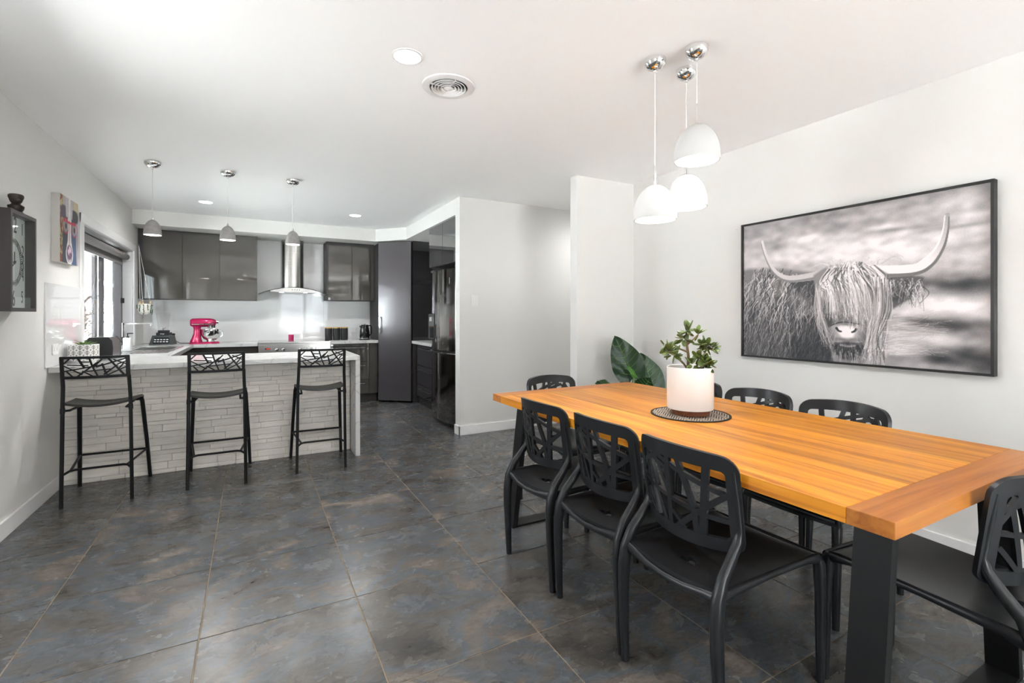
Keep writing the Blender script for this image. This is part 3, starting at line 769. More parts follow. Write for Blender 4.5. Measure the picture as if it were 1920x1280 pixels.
bo = obj('bowl', MB().lathe(bw, c=(0.065, 0, 0), n=28).lathe([(0.06, 0.026), (0.045, 0.042)], c=(0.065, 0, 0), n=22), CHROME, mx_, world=False)
ssub('bowl_handle', MB().sweep([(0.172, -0.02, 0.165), (0.195, -0.028, 0.16), (0.196, -0.028, 0.10), (0.165, -0.02, 0.085)], 0.006, 8), CHROME, bo)
obj('power_cord', MB().sweep([(-0.165, 0.0, 0.01), (-0.22, 0.03, 0.006), (-0.28, 0.12, 0.006), (-0.34, 0.25, 0.03), (-0.37, 0.36, 0.075), (-0.382, 0.39, 0.10)], 0.0042, 6), BLK, mx_, world=False)
obj('plug', MB().sweep([(-0.382, 0.385, 0.10), (-0.385, 0.400, 0.112)], [0.014, 0.021], 12), BLK, mx_, world=False)

def wall_plate(name, label, c, w, h, normal, sw=(1, 1), group=None, nrm=0.008):
    r = thing(name, label, 'switch' if 'switch' in name else 'outlet', c)
    M = {'-y': Matrix.Rotation(0, 4, 'Z'), '+x': Matrix.Rotation(math.pi/2, 4, 'Z')}[normal]
    obj('cover_plate', MB().box(-w/2, w/2, -nrm, -0.0003, -h/2, h/2, b=0.002).xf(M), WHITE, r, world=False)
    for i in range(sw[0]):
        for j in range(sw[1]):
            x = (i-(sw[0]-1)/2)*w/(sw[0]+0.6); zz = (j-(sw[1]-1)/2)*h/(sw[1]+0.8)
            obj('rocker', MB().box(x-0.008, x+0.008, -nrm-0.003, -nrm+0.001, zz-0.010, zz+0.010, b=0.001).xf(M), WHITE, r, world=False)
    return r
wall_plate('light_switch', 'white six-way light switch plate on the hall wall', (2.11, 4.72, 1.437), 0.078, 0.116, '-y', (2, 3))
wall_plate('power_outlet', 'white power outlet on the left wall splashback', (XL+0.010, 4.57, 1.03), 0.115, 0.075, '+x', (2, 1))
wall_plate('power_outlet', 'white power outlet on the back splashback beside the kettle', (1.38, YB-0.006, 1.045), 0.115, 0.075, '-y', (2, 1))
wall_plate('power_outlet', 'white power outlet behind the mixer plug', (-0.92, YB-0.006, 1.04), 0.115, 0.075, '-y', (2, 1))

# canisters
cn = thing('canister', 'black quilted canister with timber lid, left one of three', 'canister', (1.0, 7.50, BT1), group='three canisters beside the kettle')
cpf = [(0.050, 0.0), (0.052, 0.004), (0.052, 0.172), (0.049, 0.176)]
CANM = mat('black_embossed_tin', (0.03, 0.03, 0.033), 0.4)
obj('tin', MB().lathe(cpf, n=24), CANM, cn, world=False)
em = MB()
for s in (1, -1):
    for k in range(10):
        a0 = 2*math.pi*k/10
        em.sweep([(0.0523*math.cos(a0+s*0.14*i), 0.0523*math.sin(a0+s*0.14*i), 0.008+0.016*i) for i in range(11)], 0.0014, 4)
obj('emboss', em, CANM, cn, world=False)
obj('lid', MB().lathe([(0.051, 0.176), (0.052, 0.180), (0.050, 0.192), (0.0, 0.192)], n=24), mat('bamboo_lid', sr(196, 160, 96), 0.5), cn, world=False)
dup(cn, (1.1095, 7.50, BT1), 0.4, 'black quilted canister with timber lid, middle one of three')
dup(cn, (1.219, 7.50, BT1), 0.9, 'black quilted canister with timber lid, right one of three next to the kettle')

# kettle
kt = thing('kettle', 'black faceted electric kettle on the short benchtop', 'kettle', (1.505, 7.44, BT1))
V = []; F = []; rows_ = [(0.072, 0.022), (0.077, 0.055), (0.074, 0.10), (0.069, 0.145), (0.062, 0.185), (0.054, 0.215)]
for i, (r, zz) in enumerate(rows_):
    for k in range(14):
        a = 2*math.pi*(k+0.5*(i % 2))/14; V.append((r*math.cos(a), r*math.sin(a), zz))
for i in range(len(rows_)-1):
    for k in range(14):
        a, b_, c, d = i*14+k, i*14+(k+1) % 14, (i+1)*14+k, (i+1)*14+(k+1) % 14
        if i % 2 == 0: F += [(a, b_, c), (b_, d, c)]
        else: F += [(a, b_, d), (a, d, c)]
obj('jug_body', MB().add(V, F + [tuple(range(14))[::-1], tuple(range(70, 84))]), BLKG, kt, world=False, smooth=0)
obj('base', MB().lathe([(0.078, 0.0), (0.078, 0.012), (0.07, 0.02), (0.0, 0.02)], n=24), BLK, kt, world=False)
obj('steel_ring', MB().lathe([(0.0745, 0.018), (0.0755, 0.026)], n=24), CHROME, kt, world=False)
obj('lid', MB().lathe([(0.054, 0.215), (0.05, 0.226), (0.012, 0.229), (0.012, 0.238), (0.0, 0.238)], n=20), BLKG, kt, world=False)
obj('handle', MB().sweep([(0.05, 0, 0.212), (0.085, 0, 0.215), (0.10, 0, 0.19), (0.10, 0, 0.09), (0.07, 0, 0.06)], (0.009, 0.012), 8), BLKG, kt, world=False)
obj('spout', MB().sweep([(-0.05, 0, 0.19), (-0.072, 0, 0.212)], [(0.02, 0.018), (0.008, 0.014)], 8), BLKG, kt, world=False)

# candle on the cooker
cd = thing('candle', 'small pink candle in glass tumbler on the cooker top', 'candle', (0.505, 7.66, 0.9185))
obj('tumbler', MB().lathe([(0.034, 0.0), (0.036, 0.008), (0.037, 0.078), (0.0345, 0.078), (0.0335, 0.060), (0.0, 0.060)], n=22), mat('magenta_glass', (0.62, 0.015, 0.14), 0.15, coat=0.5), cd, world=False)
obj('wick', MB().sweep([(0, 0, 0.06), (0.001, 0, 0.072)], 0.0015, 5), BLK, cd, world=False)

# toaster
ts = thing('toaster', 'dark grey toaster with chrome ends beside the succulent', 'toaster', (-1.085, 5.12, BT1))
V = []; prof = [(-0.085, 0.012), (-0.088, 0.10), (-0.082, 0.155), (-0.06, 0.182), (0.06, 0.182), (0.082, 0.155), (0.088, 0.10), (0.085, 0.012)]
for y in (-0.13, 0.13): V += [(x, y, zz) for x, zz in prof]
k = len(prof)
obj('housing', MB().add(V, [tuple(range(k)), tuple(range(k, 2*k))[::-1]] + [(i, (i+1) % k, k+(i+1) % k, k+i) for i in range(k)]), mat('toaster_grey', sr(92, 88, 88), 0.35, metal=0.4), ts, world=False)
for y0 in (-0.142, 0.130):
    obj('end_cap', MB().add([(x*1.03, y, zz*1.02) for y in (y0, y0+0.012) for x, zz in prof], [tuple(range(k)), tuple(range(k, 2*k))[::-1]] + [(i, (i+1) % k, k+(i+1) % k, k+i) for i in range(k)]), BLK, ts, world=False)
obj('slot_trim', MB().box(-0.05, 0.05, -0.11, 0.11, 0.180, 0.187, b=0.002), CHROME, ts, world=False)
for x in (-0.025, 0.025): obj('slot', MB().box(x-0.013, x+0.013, -0.095, 0.095, 0.1868, 0.1875), BLK, ts, world=False, smooth=0)
obj('lever', MB().box(-0.014, 0.014, -0.162, -0.142, 0.10, 0.115, b=0.003), BLK, ts, world=False)

# succulent in patterned pot
def colour_mesh(name, V, F, cols, m, parent=None, smooth=0):
    me = bpy.data.meshes.new(name); me.from_pydata(V, [], F); me.update()
    at = me.color_attributes.new('print', 'FLOAT_COLOR', 'POINT')
    flat = np.ones((len(V), 4), dtype=np.float32); flat[:, :3] = cols
    at.data.foreach_set('color', flat.ravel())
    me.materials.append(m)
    if smooth: me.shade_smooth()
    o = bpy.data.objects.new(name, me); COL.objects.link(o)
    if parent: o.parent = parent
    return o
sc_ = thing('potted_succulent', 'green succulent in white pot with black geometric pattern', 'plant', (-1.135, 4.80, BT1))
nA, nZ = 168, 30; V = []; F = []; cols = []
for j in range(nZ+1):
    for k in range(nA):
        a = 2*math.pi*k/nA; V.append((0.092*math.cos(a), 0.092*math.sin(a), 0.022+0.118*j/nZ))
        p, q = (k/nA*14) % 1.0, (j/nZ*3) % 1.0
        d = abs(abs(p-0.5)+abs(q-0.5)-0.33); dots = min((abs(p-a_)**2+abs(q-b_)**2) for a_ in (0, 1) for b_ in (0, 1)) < 0.014 or (p-0.5)**2+(q-0.5)**2 < 0.012
        dark = (d < 0.06) or dots or (abs(p-0.5) < 0.05 and q < 0.12)
        cols.append((0.05, 0.048, 0.05) if dark else (0.78, 0.76, 0.74))
for j in range(nZ):
    for k in range(nA): F.append((j*nA+k, j*nA+(k+1) % nA, (j+1)*nA+(k+1) % nA, (j+1)*nA+k))
colour_mesh('pot', V, F, cols, print_mat('pot_pattern', 0.45), sc_, 1)
obj('pot_lining', MB().lathe([(0.0, 0.0225), (0.090, 0.0225), (0.0915, 0.022)], n=40).lathe([(0.092, 0.14), (0.086, 0.141), (0.085, 0.06)], n=40), CER, sc_, world=False)
obj('saucer', MB().lathe([(0.075, 0.0), (0.08, 0.02), (0.0, 0.022)], n=32), CER, sc_, world=False)
obj('soil', MB().lathe([(0.085, 0.12), (0.0, 0.128)], n=24), SOIL, sc_, world=False)
def blade(L, w, t, bend, n=6):
    V = []; F = []
    for i in range(n+1):
        s = i/n; ww = w*(math.sin(math.pi*min(0.5, 0.18+s*0.45))*(1-s**3))+0.0008
        y = L*s; zz = bend*s*s*L
        V += [(-ww, y, zz+t*0.3), (0, y, zz-t*(1-s)), (ww, y, zz+t*0.3), (0, y, zz+t*0.25*(1-s))]
    for i in range(n):
        for j in range(4): F.append((4*i+j, 4*i+(j+1) % 4, 4*i+4+(j+1) % 4, 4*i+4+j))
    F += [(0, 1, 2, 3), (4*n+3, 4*n+2, 4*n+1, 4*n)]
    return MB().add(V, F)
slm = mesh_of('leaf', blade(0.095, 0.014, 0.008, -0.25), LEAFS)
rz = random.Random(5)
for k in range(22):
    o = bpy.data.objects.new('leaf', slm); COL.objects.link(o); o.parent = sc_
    a = k*2.4; el = 0.15 + 0.9*(k/22)
    o.location = (0.008*math.cos(a), 0.008*math.sin(a), 0.128); o.rotation_euler = (el, 0, a); s = rz.uniform(0.75, 1.05) * (1 - 0.3*k/22); o.scale = (s, s, s)

# hanging planter
hg = thing('hanging_planter', 'small white hanging planter with trailing vine by the window', 'planter', (-1.14, 7.20, 1.285))
obj('bowl', MB().lathe([(0.0, 0.0), (0.035, 0.002), (0.062, 0.03), (0.072, 0.07), (0.068, 0.115), (0.058, 0.13), (0.054, 0.128), (0.06, 0.11), (0.0, 0.10)], n=24), mat('cream_ceramic', (0.75, 0.72, 0.66), 0.35), hg, world=False)
hgp = Vector((-0.055, 0.0, 0.83))
for a in (0.4, 2.5, 4.6):
    p = Vector((0.06*math.cos(a), 0.06*math.sin(a), 0.128))
    obj('cord', MB().sweep([p, p.lerp(hgp, 0.5), hgp], 0.0022, 5), CORD, hg, world=False)
    obj('wooden_bead', MB().sphere((p.x, p.y, 0.135), 0.012, 10, 6).sphere((p.x, p.y, 0.157), 0.010, 10, 6), mat('bead_wood', sr(200, 170, 130), 0.6) if a < 1 else bpy.data.materials['bead_wood'], hg, world=False)
obj('hook', MB().sweep([(-0.103, 0, 0.845), (-0.07, 0, 0.85), (-0.052, 0, 0.845), (-0.055, 0, 0.83)], 0.003, 6), CHROME, hg, world=False)
vm_ = mesh_of('vine_leaf', MB().sphere((0, 0, 0), (0.007, 0.004, 0.008), 8, 5), LEAFD)
for k in range(7):
    a = -2.6 + 0.55*k
    n_ = rz.randint(3, 8)
    pts = [(0.064*math.cos(a)*(1 + (0.14 if i else 0)) , 0.064*math.sin(a)*(1 + (0.14 if i else 0)), 0.128-0.017*i) for i in range(n_+1)]
    st = obj('vine', MB().sweep(pts, 0.0012, 4), LEAFD, hg, world=False)
    for i, p in enumerate(pts[1:]):
        o = bpy.data.objects.new('vine_leaf', vm_); COL.objects.link(o); o.parent = st; o.location = (p[0]+rz.uniform(-.004, .004), p[1]-0.002, p[2]); o.rotation_euler = (rz.uniform(-.5, .5), 0, rz.uniform(0, 3))

# ------------------------------------------------------------------ left wall: clock, figurine, canvas
clk = thing('wall_clock', 'tall dark box wall clock with white ornate dial', 'clock', (XL, 3.73, 1.295))
K0, K1, KZ0, KZ1, KX = 3.553, 3.90, 1.295, 1.853, -1.14
obj('case', MB().box(XL+0.001, KX, K0, K0+0.02, KZ0, KZ1).box(XL+0.001, KX, K1-0.02, K1, KZ0, KZ1).box(XL+0.001, KX, K0+0.02, K1-0.02, KZ0, KZ0+0.02).box(XL+0.001, KX, K0+0.02, K1-0.02, KZ1-0.02, KZ1)
    .box(XL+0.001, XL+0.012, K0+0.02, K1-0.02, KZ0+0.02, KZ1-0.02), mat('clock_case', sr(62, 57, 58), 0.4), clk, smooth=0)
DX = KX-0.045
df = obj('dial', MB().box(XL+0.013, DX, K0+0.02, K1-0.02, KZ0+0.02, KZ1-0.02), mat('dial_white', (0.66, 0.67, 0.68), 0.5), clk, smooth=0)
INK = mat('dial_ink', (0.06, 0.055, 0.06), 0.6)
MD = Matrix.Translation((DX+0.0006, (K0+K1)/2, (KZ0+KZ1)/2)) @ Matrix(((0, 0, 1, 0), (1, 0, 0, 0), (0, 1, 0, 0), (0, 0, 0, 1)))
W2, H2 = 0.125, 0.215
for hh in range(1, 13):
    a = math.pi/2 - hh*math.pi/6
    cx_, cy_ = math.cos(a), math.sin(a)
    f_ = min(W2/max(abs(cx_), 1e-3), H2/max(abs(cy_), 1e-3)); f_ = min(f_, 0.235)
    sub('numeral', text_mb(str(hh), 0.095 if hh % 3 else 0.125, MD @ Matrix.Translation((cx_*f_*0.97, cy_*f_*0.97, 0)) @ Matrix.Diagonal((0.62, 1.05, 1, 1))), INK, df, clk, smooth=0)
ring = MB()
for k in range(60):
    a = 2*math.pi*k/60
    if k % 5 == 0 or k % 5 in (1, 2, 3, 4):
        r0, r1 = (0.092, 0.108)
        wd = 0.0042 if k % 5 == 0 else 0.0022
        ca, sa = math.cos(a), math.sin(a)
        q = [(r0*ca - wd*sa, r0*sa + wd*ca), (r0*ca + wd*sa, r0*sa - wd*ca), (r1*ca + wd*sa, r1*sa - wd*ca), (r1*ca - wd*sa, r1*sa + wd*ca)]
        ring.prism([(x, y*1.2) for x, y in q], 0, 0.0006)
sub('minute_track', ring.xf(MD), INK, df, clk, smooth=0)
rg = MB()
for rr_ in (0.088, 0.112): rg.sweep([(rr_*math.cos(2*math.pi*k/48), rr_*1.2*math.sin(2*math.pi*k/48), 0.0004) for k in range(49)], 0.0011, 4)
sub('track_ring', rg.xf(MD), INK, df, clk)
hn = MB().sweep([(0, -0.012, 0.004), (0, 0.06, 0.004)], [(0.002, 0.004), (0.002, 0.0015)], 4).sweep([(0.01, 0.007, 0.006), (-0.085, -0.062, 0.006)], [(0.002, 0.004), (0.002, 0.0012)], 4).lathe([(0.007, 0.0), (0.007, 0.008), (0, 0.008)], n=12)
obj('hands', hn.xf(MD), INK, clk)
obj('glass_front', MB().box(KX-0.012, KX-0.010, K0+0.02, K1-0.02, KZ0+0.02, KZ1-0.02), PANE, clk, smooth=0)
fg = thing('figurine', 'small dark carved figurine standing on top of the clock', 'figurine', (-1.195, 3.79, KZ1))
FIGM = mat('dark_carved_wood', (0.035, 0.022, 0.018), 0.45, noise=((60, 60, 60), 0.5))
obj('pedestal', MB().lathe([(0.036, 0.0), (0.036, 0.01), (0.028, 0.018), (0.0, 0.018)], n=18), FIGM, fg, world=False)
obj('torso', MB().lathe([(0.026, 0.018), (0.034, 0.035), (0.036, 0.05), (0.022, 0.06), (0.018, 0.066)], n=16).sphere((0.026, -0.012, 0.04), (0.014, 0.01, 0.008), 10, 6).sphere((-0.02, -0.024, 0.045), (0.01, 0.014, 0.009), 10, 6), FIGM, fg, world=False)
obj('head', MB().lathe([(0.018, 0.064), (0.026, 0.076), (0.03, 0.09), (0.034, 0.10), (0.034, 0.112), (0.028, 0.118), (0.0, 0.119)], n=16).sphere((0.02, -0.022, 0.083), (0.008, 0.008, 0.007), 8, 5), FIGM, fg, world=False)

# painted canvas: a goat-like animal wearing red spectacles
cv = thing('canvas_painting', 'canvas painting of a long-faced animal in red spectacles', 'painting', (XL, 4.73, 1.66))
G0, G1, GZ0, GZ1, GX = 4.53, 4.935, 1.66, 2.146, -1.20
obj('stretched_canvas', MB().box(XL+0.001, GX-0.0006, G0, G1, GZ0, GZ1, b=0.001), mat('raw_canvas', (0.55, 0.53, 0.50), 0.8), cv, smooth=0)
gw, gh = 90, 112
U_, V_ = np.meshgrid(np.linspace(0, 1, gw), np.linspace(0, 1, gh))
C_ = np.zeros((gh, gw, 3))
rs = np.random.RandomState(4)
def blur2(a, kx, ky):
    for ax, k in ((1, kx), (0, ky)):
        if k > 1:
            w = np.hanning(2*k+1); w /= w.sum()
            p = np.pad(a, [(k, k) if i == ax else (0, 0) for i in range(2)], mode='edge')
            a = np.apply_along_axis(lambda r: np.convolve(r, w, 'valid'), ax, p)
    return a
def put(mask, c, a=1.0):
    m = np.clip(mask, 0, 1)[..., None]*a; C_[:] = C_*(1-m) + np.array(c)*m
def soft(d, s=0.02): return np.clip(0.5 - d/s, 0, 1)
C_[:] = sr(168, 160, 172)
nzg = blur2(rs.rand(gh, gw), 4, 6); nzg = (nzg-nzg.min())/(nzg.max()-nzg.min())
put(soft(U_-0.16), sr(176, 168, 120)); put(soft(U_-0.13)*(nzg > 0.55), sr(120, 60, 40)); put(soft(U_-0.13)*(nzg < 0.35), sr(80, 100, 70))
put(soft(0.72-U_)*soft(0.72-V_), sr(190, 178, 140))
put(soft(np.abs(U_-0.5)-(0.30+0.1*(1-V_))) * soft(V_-0.86), sr(36, 50, 66))
put(soft(np.abs(U_-0.33)-0.14)*soft(V_-0.55), sr(34, 48, 62))
put(soft(np.abs(U_-0.72)-0.14)*soft(V_-0.50), sr(62, 86, 118))
put(soft(np.hypot((U_-0.84)/0.16, (V_-0.76)/0.10)-1, 0.3), sr(44, 48, 52))
put(soft(np.hypot((U_-0.16)/0.14, (V_-0.76)/0.10)-1, 0.3), sr(70, 66, 80))
put(soft(np.abs(U_-0.48)-(0.20-0.05*np.clip((0.9-V_)*3, 0, 1)))*soft(0.70-V_)*(0.7+0.5*nzg), sr(186, 180, 184))
face = np.abs(U_-0.5)-np.interp(V_, [0, 0.1, 0.22, 0.35, 0.5, 0.68, 0.72], [0, 0.14, 0.17, 0.10, 0.085, 0.10, 0.05])
put(soft(face, 0.03), sr(214, 208, 206)); put(soft(np.abs(U_-0.5)-0.03)*soft(V_-0.66)*(nzg > .45), sr(178, 160, 160))
put(soft(np.hypot((U_-0.50)/0.15, (V_-0.17)/0.12)-1, 0.15), sr(90, 62, 92)); put(soft(np.hypot((U_-0.50)/0.10, (V_-0.20)/0.07)-1, 0.3)*(nzg > .5), sr(204, 180, 196))
put(soft(np.hypot((U_-0.50)/0.17, (V_-0.12)/0.10)-1, 0.12)*0 + soft(np.abs(np.hypot((U_-0.50)/0.18, (V_-0.15)/0.15)-1)-0.10, 0.06)*soft(V_-0.2), sr(206, 202, 204))
put(soft(np.abs(U_-0.53)-0.018)*soft(V_-0.07), sr(200, 200, 205))
for (cu, cv_) in ((0.29, 0.56), (0.76, 0.55)):
    put(soft(np.hypot((U_-cu)/0.13, (V_-cv_)/0.10)-1, 0.1), sr(222, 214, 206), 0.30)
    put(soft(np.hypot((U_-cu-0.02)/0.05, (V_-cv_)/0.045)-1, 0.3), sr(70, 46, 44))
    put(soft(np.abs(np.hypot((U_-cu)/0.16, (V_-cv_)/0.115)-1)-0.06, 0.08), sr(188, 22, 58))
put(soft(np.abs(V_-0.63-0.1*(U_-0.5)**2)-0.018)*soft(np.abs(U_-0.52)-0.34), sr(188, 22, 58))
C_ *= (0.85+0.3*nzg)[..., None]
Vg = [(GX, G0+(G1-G0)*u, GZ0+(GZ1-GZ0)*v) for v in np.linspace(0, 1, gh) for u in np.linspace(0, 1, gw)]
Fg = [(j*gw+i, j*gw+i+1, (j+1)*gw+i+1, (j+1)*gw+i) for j in range(gh-1) for i in range(gw-1)]
Vg = [tuple(Vector(p)-Vector(cv.location)) for p in Vg]
colour_mesh('painted_face', Vg, Fg, C_.reshape(-1, 3), print_mat('paint', 0.6), cv)

# ------------------------------------------------------------------ lattice helper for pierced backrests
def bar_on(mb, fn, a, b_, w, t, n=6):
    a, b_ = Vector((a[0], a[1])), Vector((b_[0], b_[1])); d = (b_-a).normalized(); p = Vector((-d.y, d.x))
    V = []; F = []
    for i in range(n+1):
        q = a.lerp(b_, i/n)
        for (s, k) in ((-1, 0), (1, 0), (1, 1), (-1, 1)):
            r = q + p*(w/2*s); V.append(fn(r.x, r.y, -t/2 if k == 0 else t/2))
    for i in range(n):
        for j in range(4): F.append((4*i+j, 4*i+(j+1) % 4, 4*i+4+(j+1) % 4, 4*i+4+j))
    F += [(0, 1, 2, 3), (4*n+3, 4*n+2, 4*n+1, 4*n)]
    mb.add(V, F)

def rrect(x0, x1, z0, z1, rt, rb, n=6, per=10):
    """rounded rectangle outline, same vertex count whatever the size"""
    pts = []
    def arc(cx, cz, r, a0):
        for k in range(n+1):
            a = a0 + math.pi/2*k/n; pts.append((cx+r*math.cos(a), cz+r*math.sin(a)))
    def line(p, q):
        for k in range(1, per): pts.append((p[0]+(q[0]-p[0])*k/per, p[1]+(q[1]-p[1])*k/per))
    arc(x1-rt, z1-rt, rt, 0); line((x1-rt, z1), (x0+rt, z1)); arc(x0+rt, z1-rt, rt, math.pi/2); line((x0, z1-rt), (x0, z0+rb))
    arc(x0+rb, z0+rb, rb, math.pi); line((x0+rb, z0), (x1-rb, z0)); arc(x1-rb, z0+rb, rb, 1.5*math.pi); line((x1, z0+rb), (x1, z1-rt))
    return pts

def ring_on(mb, fn, outer, inner, t):
    n = len(outer); V = []
    for (s, z) in outer: V += [fn(s, z, -t/2), fn(s, z, t/2)]
    for (s, z) in inner: V += [fn(s, z, -t/2), fn(s, z, t/2)]
    F = []
    for i in range(n):
        j = (i+1) % n
        F += [(2*i, 2*j, 2*j+1, 2*i+1), (2*n+2*i, 2*n+2*i+1, 2*n+2*j+1, 2*n+2*j), (2*i, 2*n+2*i, 2*n+2*j, 2*j), (2*i+1, 2*j+1, 2*n+2*j+1, 2*n+2*i+1)]
    mb.add(V, F)

# ------------------------------------------------------------------ bar stools
def make_stool(label):
    t = thing('bar_stool', label, 'stool', (0, 0, 0), group='bar stools at the breakfast bar')
    # local frame: +y faces the bar, origin midway between the rear feet
    def fn(s, z, k):
        y = -0.055 + 0.028*(1-(s/0.18)**2)*-1 - 0.02*(z-0.86)/0.14
        return (s, y + 0.028 + k, z + 0.010*((s/0.18)**2-1)*-0.0)
    b = MB()
    X_ = 0.182
    ring_on(b, fn, rrect(-X_, X_, 0.853, 1.003, 0.006, 0.012), rrect(-X_+0.022, X_-0.022, 0.872, 0.986, 0.004, 0.004), 0.012)
    x0, x1, z0, z1 = -X_+0.02, X_-0.02, 0.87, 0.988
    bars = [((0,.72),(.10,1),.010), ((0,.62),(.30,.10),.009), ((0,.30),(.62,.62),.010), ((.06,.66),(.40,.60),.008), ((.22,.0),(.56,.80),.011), ((.05,.28),(.14,0),.010),
            ((.24,1),(.34,.45),.014), ((.28,.82),(.42,.80),.009), ((.42,1),(.47,.5),.012), ((.47,.5),(.54,0),.010), ((.47,.45),(.62,.95),.010), ((.52,.50),(1,.95),.011), ((.62,.70),(.68,.05),.013),
            ((.36,.28),(.75,.36),.009), ((.64,.05),(.86,.58),.011), ((.72,1),(.96,0),.013), ((.86,.62),(1,.78),.009), ((.88,.35),(.97,.70),.010), ((.68,.0),(1,.45),.009), ((.30,.30),(.46,0),.009), ((.80,.9),(1,.62),.009)]
    for p, q, w in bars:
        bar_on(b, fn, (x0+(x1-x0)*p[0], z0+(z1-z0)*p[1]), (x0+(x1-x0)*q[0], z0+(z1-z0)*q[1]), w*0.85, 0.009, 5)
    obj('backrest', b, BLKM, t, world=False, smooth=40)
    # seat: thin curved shell
    V = []; F = []; nx, ny = 14, 12
    for k in (0, 1):
        for i in range(nx+1):
            u = -1+2*i/nx
            for j in range(ny+1):
                v = j/ny
                w = 0.180 + 0.012*v
                zz = 0.655 + 0.026*u*u + 0.012*math.sin(math.pi*v)*0 - 0.018*max(0, v-0.85)/0.15 + 0.012*(1-v)**2
                V.append((u*w, 0.015+0.365*v, zz - 0.016*k))
    w_ = ny+1; T = (nx+1)*w_
    for i in range(nx):
        for j in range(ny):
            F.append((i*w_+j, (i+1)*w_+j, (i+1)*w_+j+1, i*w_+j+1)); F.append((T+i*w_+j, T+i*w_+j+1, T+(i+1)*w_+j+1, T+(i+1)*w_+j))
    for i in range(nx):
        for j in (0, ny): F.append((i*w_+j, T+i*w_+j, T+(i+1)*w_+j, (i+1)*w_+j))
    for j in range(ny):
        for i in (0, nx): F.append((i*w_+j, i*w_+j+1, T+i*w_+j+1, T+i*w_+j))
    obj('seat', MB().add(V, F), STOOLS, t, world=False, smooth=50)
    for s in (-1, 1):
        lg = MB().sweep([(s*0.186, 0.0, 0.0), (s*0.182, 0.002, 0.35), (s*0.178, 0.0, 0.70), (s*0.174, -0.008, 0.80), (s*0.173, -0.024, 0.865)], 0.0115, 10)
        o = obj('leg', lg, BLKM, t, world=False)
        ssub('collar', MB().sweep([(s*0.1795, 0.001, 0.625), (s*0.1785, 0.001, 0.66)], 0.0135, 10), CHROME if False else BLKM, o)
        o = obj('leg', MB().sweep([(s*0.213, 0.505, 0.0), (s*0.200, 0.45, 0.30), (s*0.183, 0.375, 0.62), (s*0.178, 0.36, 0.65)], [0.0125, 0.0135, 0.0145, 0.0145], 10), BLKM, t, world=False)
    obj('seat_support', MB().sweep([(-0.178, 0.0, 0.642), (-0.15, 0.03, 0.638), (-0.14, 0.34, 0.636)], 0.008, 8).sweep([(0.178, 0.0, 0.642), (0.15, 0.03, 0.638), (0.14, 0.34, 0.636)], 0.008, 8)
        .sweep([(-0.18, 0.36, 0.638), (0.18, 0.36, 0.638)], 0.009, 8), BLKM, t, world=False)
    obj('footrest', MB().sweep([(-0.205, 0.468, 0.235), (0.205, 0.468, 0.235)], 0.008, 8)
        .sweep([(-0.184, 0.0, 0.215), (-0.155, 0.045, 0.228), (-0.13, 0.06, 0.23), (0.13, 0.06, 0.23), (0.155, 0.045, 0.228), (0.184, 0.0, 0.215)], 0.008, 8)
        .sweep([(-0.15, 0.05, 0.23), (-0.20, 0.462, 0.236)], 0.008, 8).sweep([(0.15, 0.05, 0.23), (0.20, 0.462, 0.236)], 0.008, 8), BLKM, t, world=False)
    return t
st0 = make_stool('black metal bar stool nearest the left wall with pierced backrest')
st0.location = (-0.918, 4.185, 0); st0.rotation_euler = (0, 0, 0.0)
dup(st0, (-0.226, 4.19, 0), 0.0, 'black metal bar stool in the middle of the three at the bar')
dup(st0, (0.505, 4.195, 0), -0.03, 'black metal bar stool beside the marble waterfall end')

# ------------------------------------------------------------------ pendants
BULB = mat('lamp_diffuser', (1.0, 0.97, 0.93), 0.5, emit=9)
BULBK = mat('lamp_diffuser_kitchen', (1.0, 0.97, 0.92), 0.5, emit=6)
def pendant(name, label, group, x, y, zb, r, hgt, m, canr, canh, watt, bulb, rod=0.10):
    t = thing(name, label, 'pendant light', (x, y, zb), group=group)
    prof = []
    for k in range(13):
        a = math.pi/2*k/12
        prof.append((max(r*math.cos(a)**0.95, 0.012), hgt*(0.10+0.90*math.sin(a))))
    pr_ = [(r*0.985, 0.0), (r, 0.012)] + prof[1:] + [(0.010, hgt*1.005)]
    inn = [(0.010, hgt*0.97)] + [(max(q[0]-0.008, 0.008), q[1]-0.006) for q in prof[::-1][1:]] + [(r*0.93, 0.0)]
    sh = obj('shade', MB().lathe(pr_ + inn, n=40, close=True), m, t, world=False, smooth=45)
    obj('diffuser', MB().lathe([(0.0, hgt*0.14), (r*0.90, hgt*0.14), (r*0.90, hgt*0.16), (0.0, hgt*0.16)], n=32), bulb, t, world=False)
    obj('cord', MB().sweep([(0, 0, hgt), (0, 0, CZ-zb-canh)], 0.0024, 6), CORD, t, world=False)
    obj('stem', MB().lathe([(0.007, hgt*0.99), (0.007, hgt+0.02), (0.004, hgt+0.022), (0.004, hgt+rod), (0.0, hgt+rod)], n=12), CHROME, t, world=False)
    cz = CZ-zb
    obj('canopy', MB().lathe([(canr, cz-0.001)] + [(canr*math.cos(a)**0.8, cz-0.004-(canh-0.004)*math.sin(a)) for a in [math.pi/2*k/9 for k in range(9)]] + [(0.006, cz-canh), (0.006, cz-canh-0.014), (0.0, cz-canh-0.014)], n=32), CHROME, t, world=False, smooth=60)
    l = bpy.data.lights.new('pendant_lamp', 'AREA'); l.shape = 'DISK'; l.size = r*1.2; l.energy = watt; l.color = (1.0, 0.97, 0.93)
    lo = bpy.data.objects.new('pendant_lamp', l); COL.objects.link(lo); lo.parent = t; lo.location = (0, 0, hgt*0.135)
    return t
KG = 'small concrete pendants over the breakfast bar'
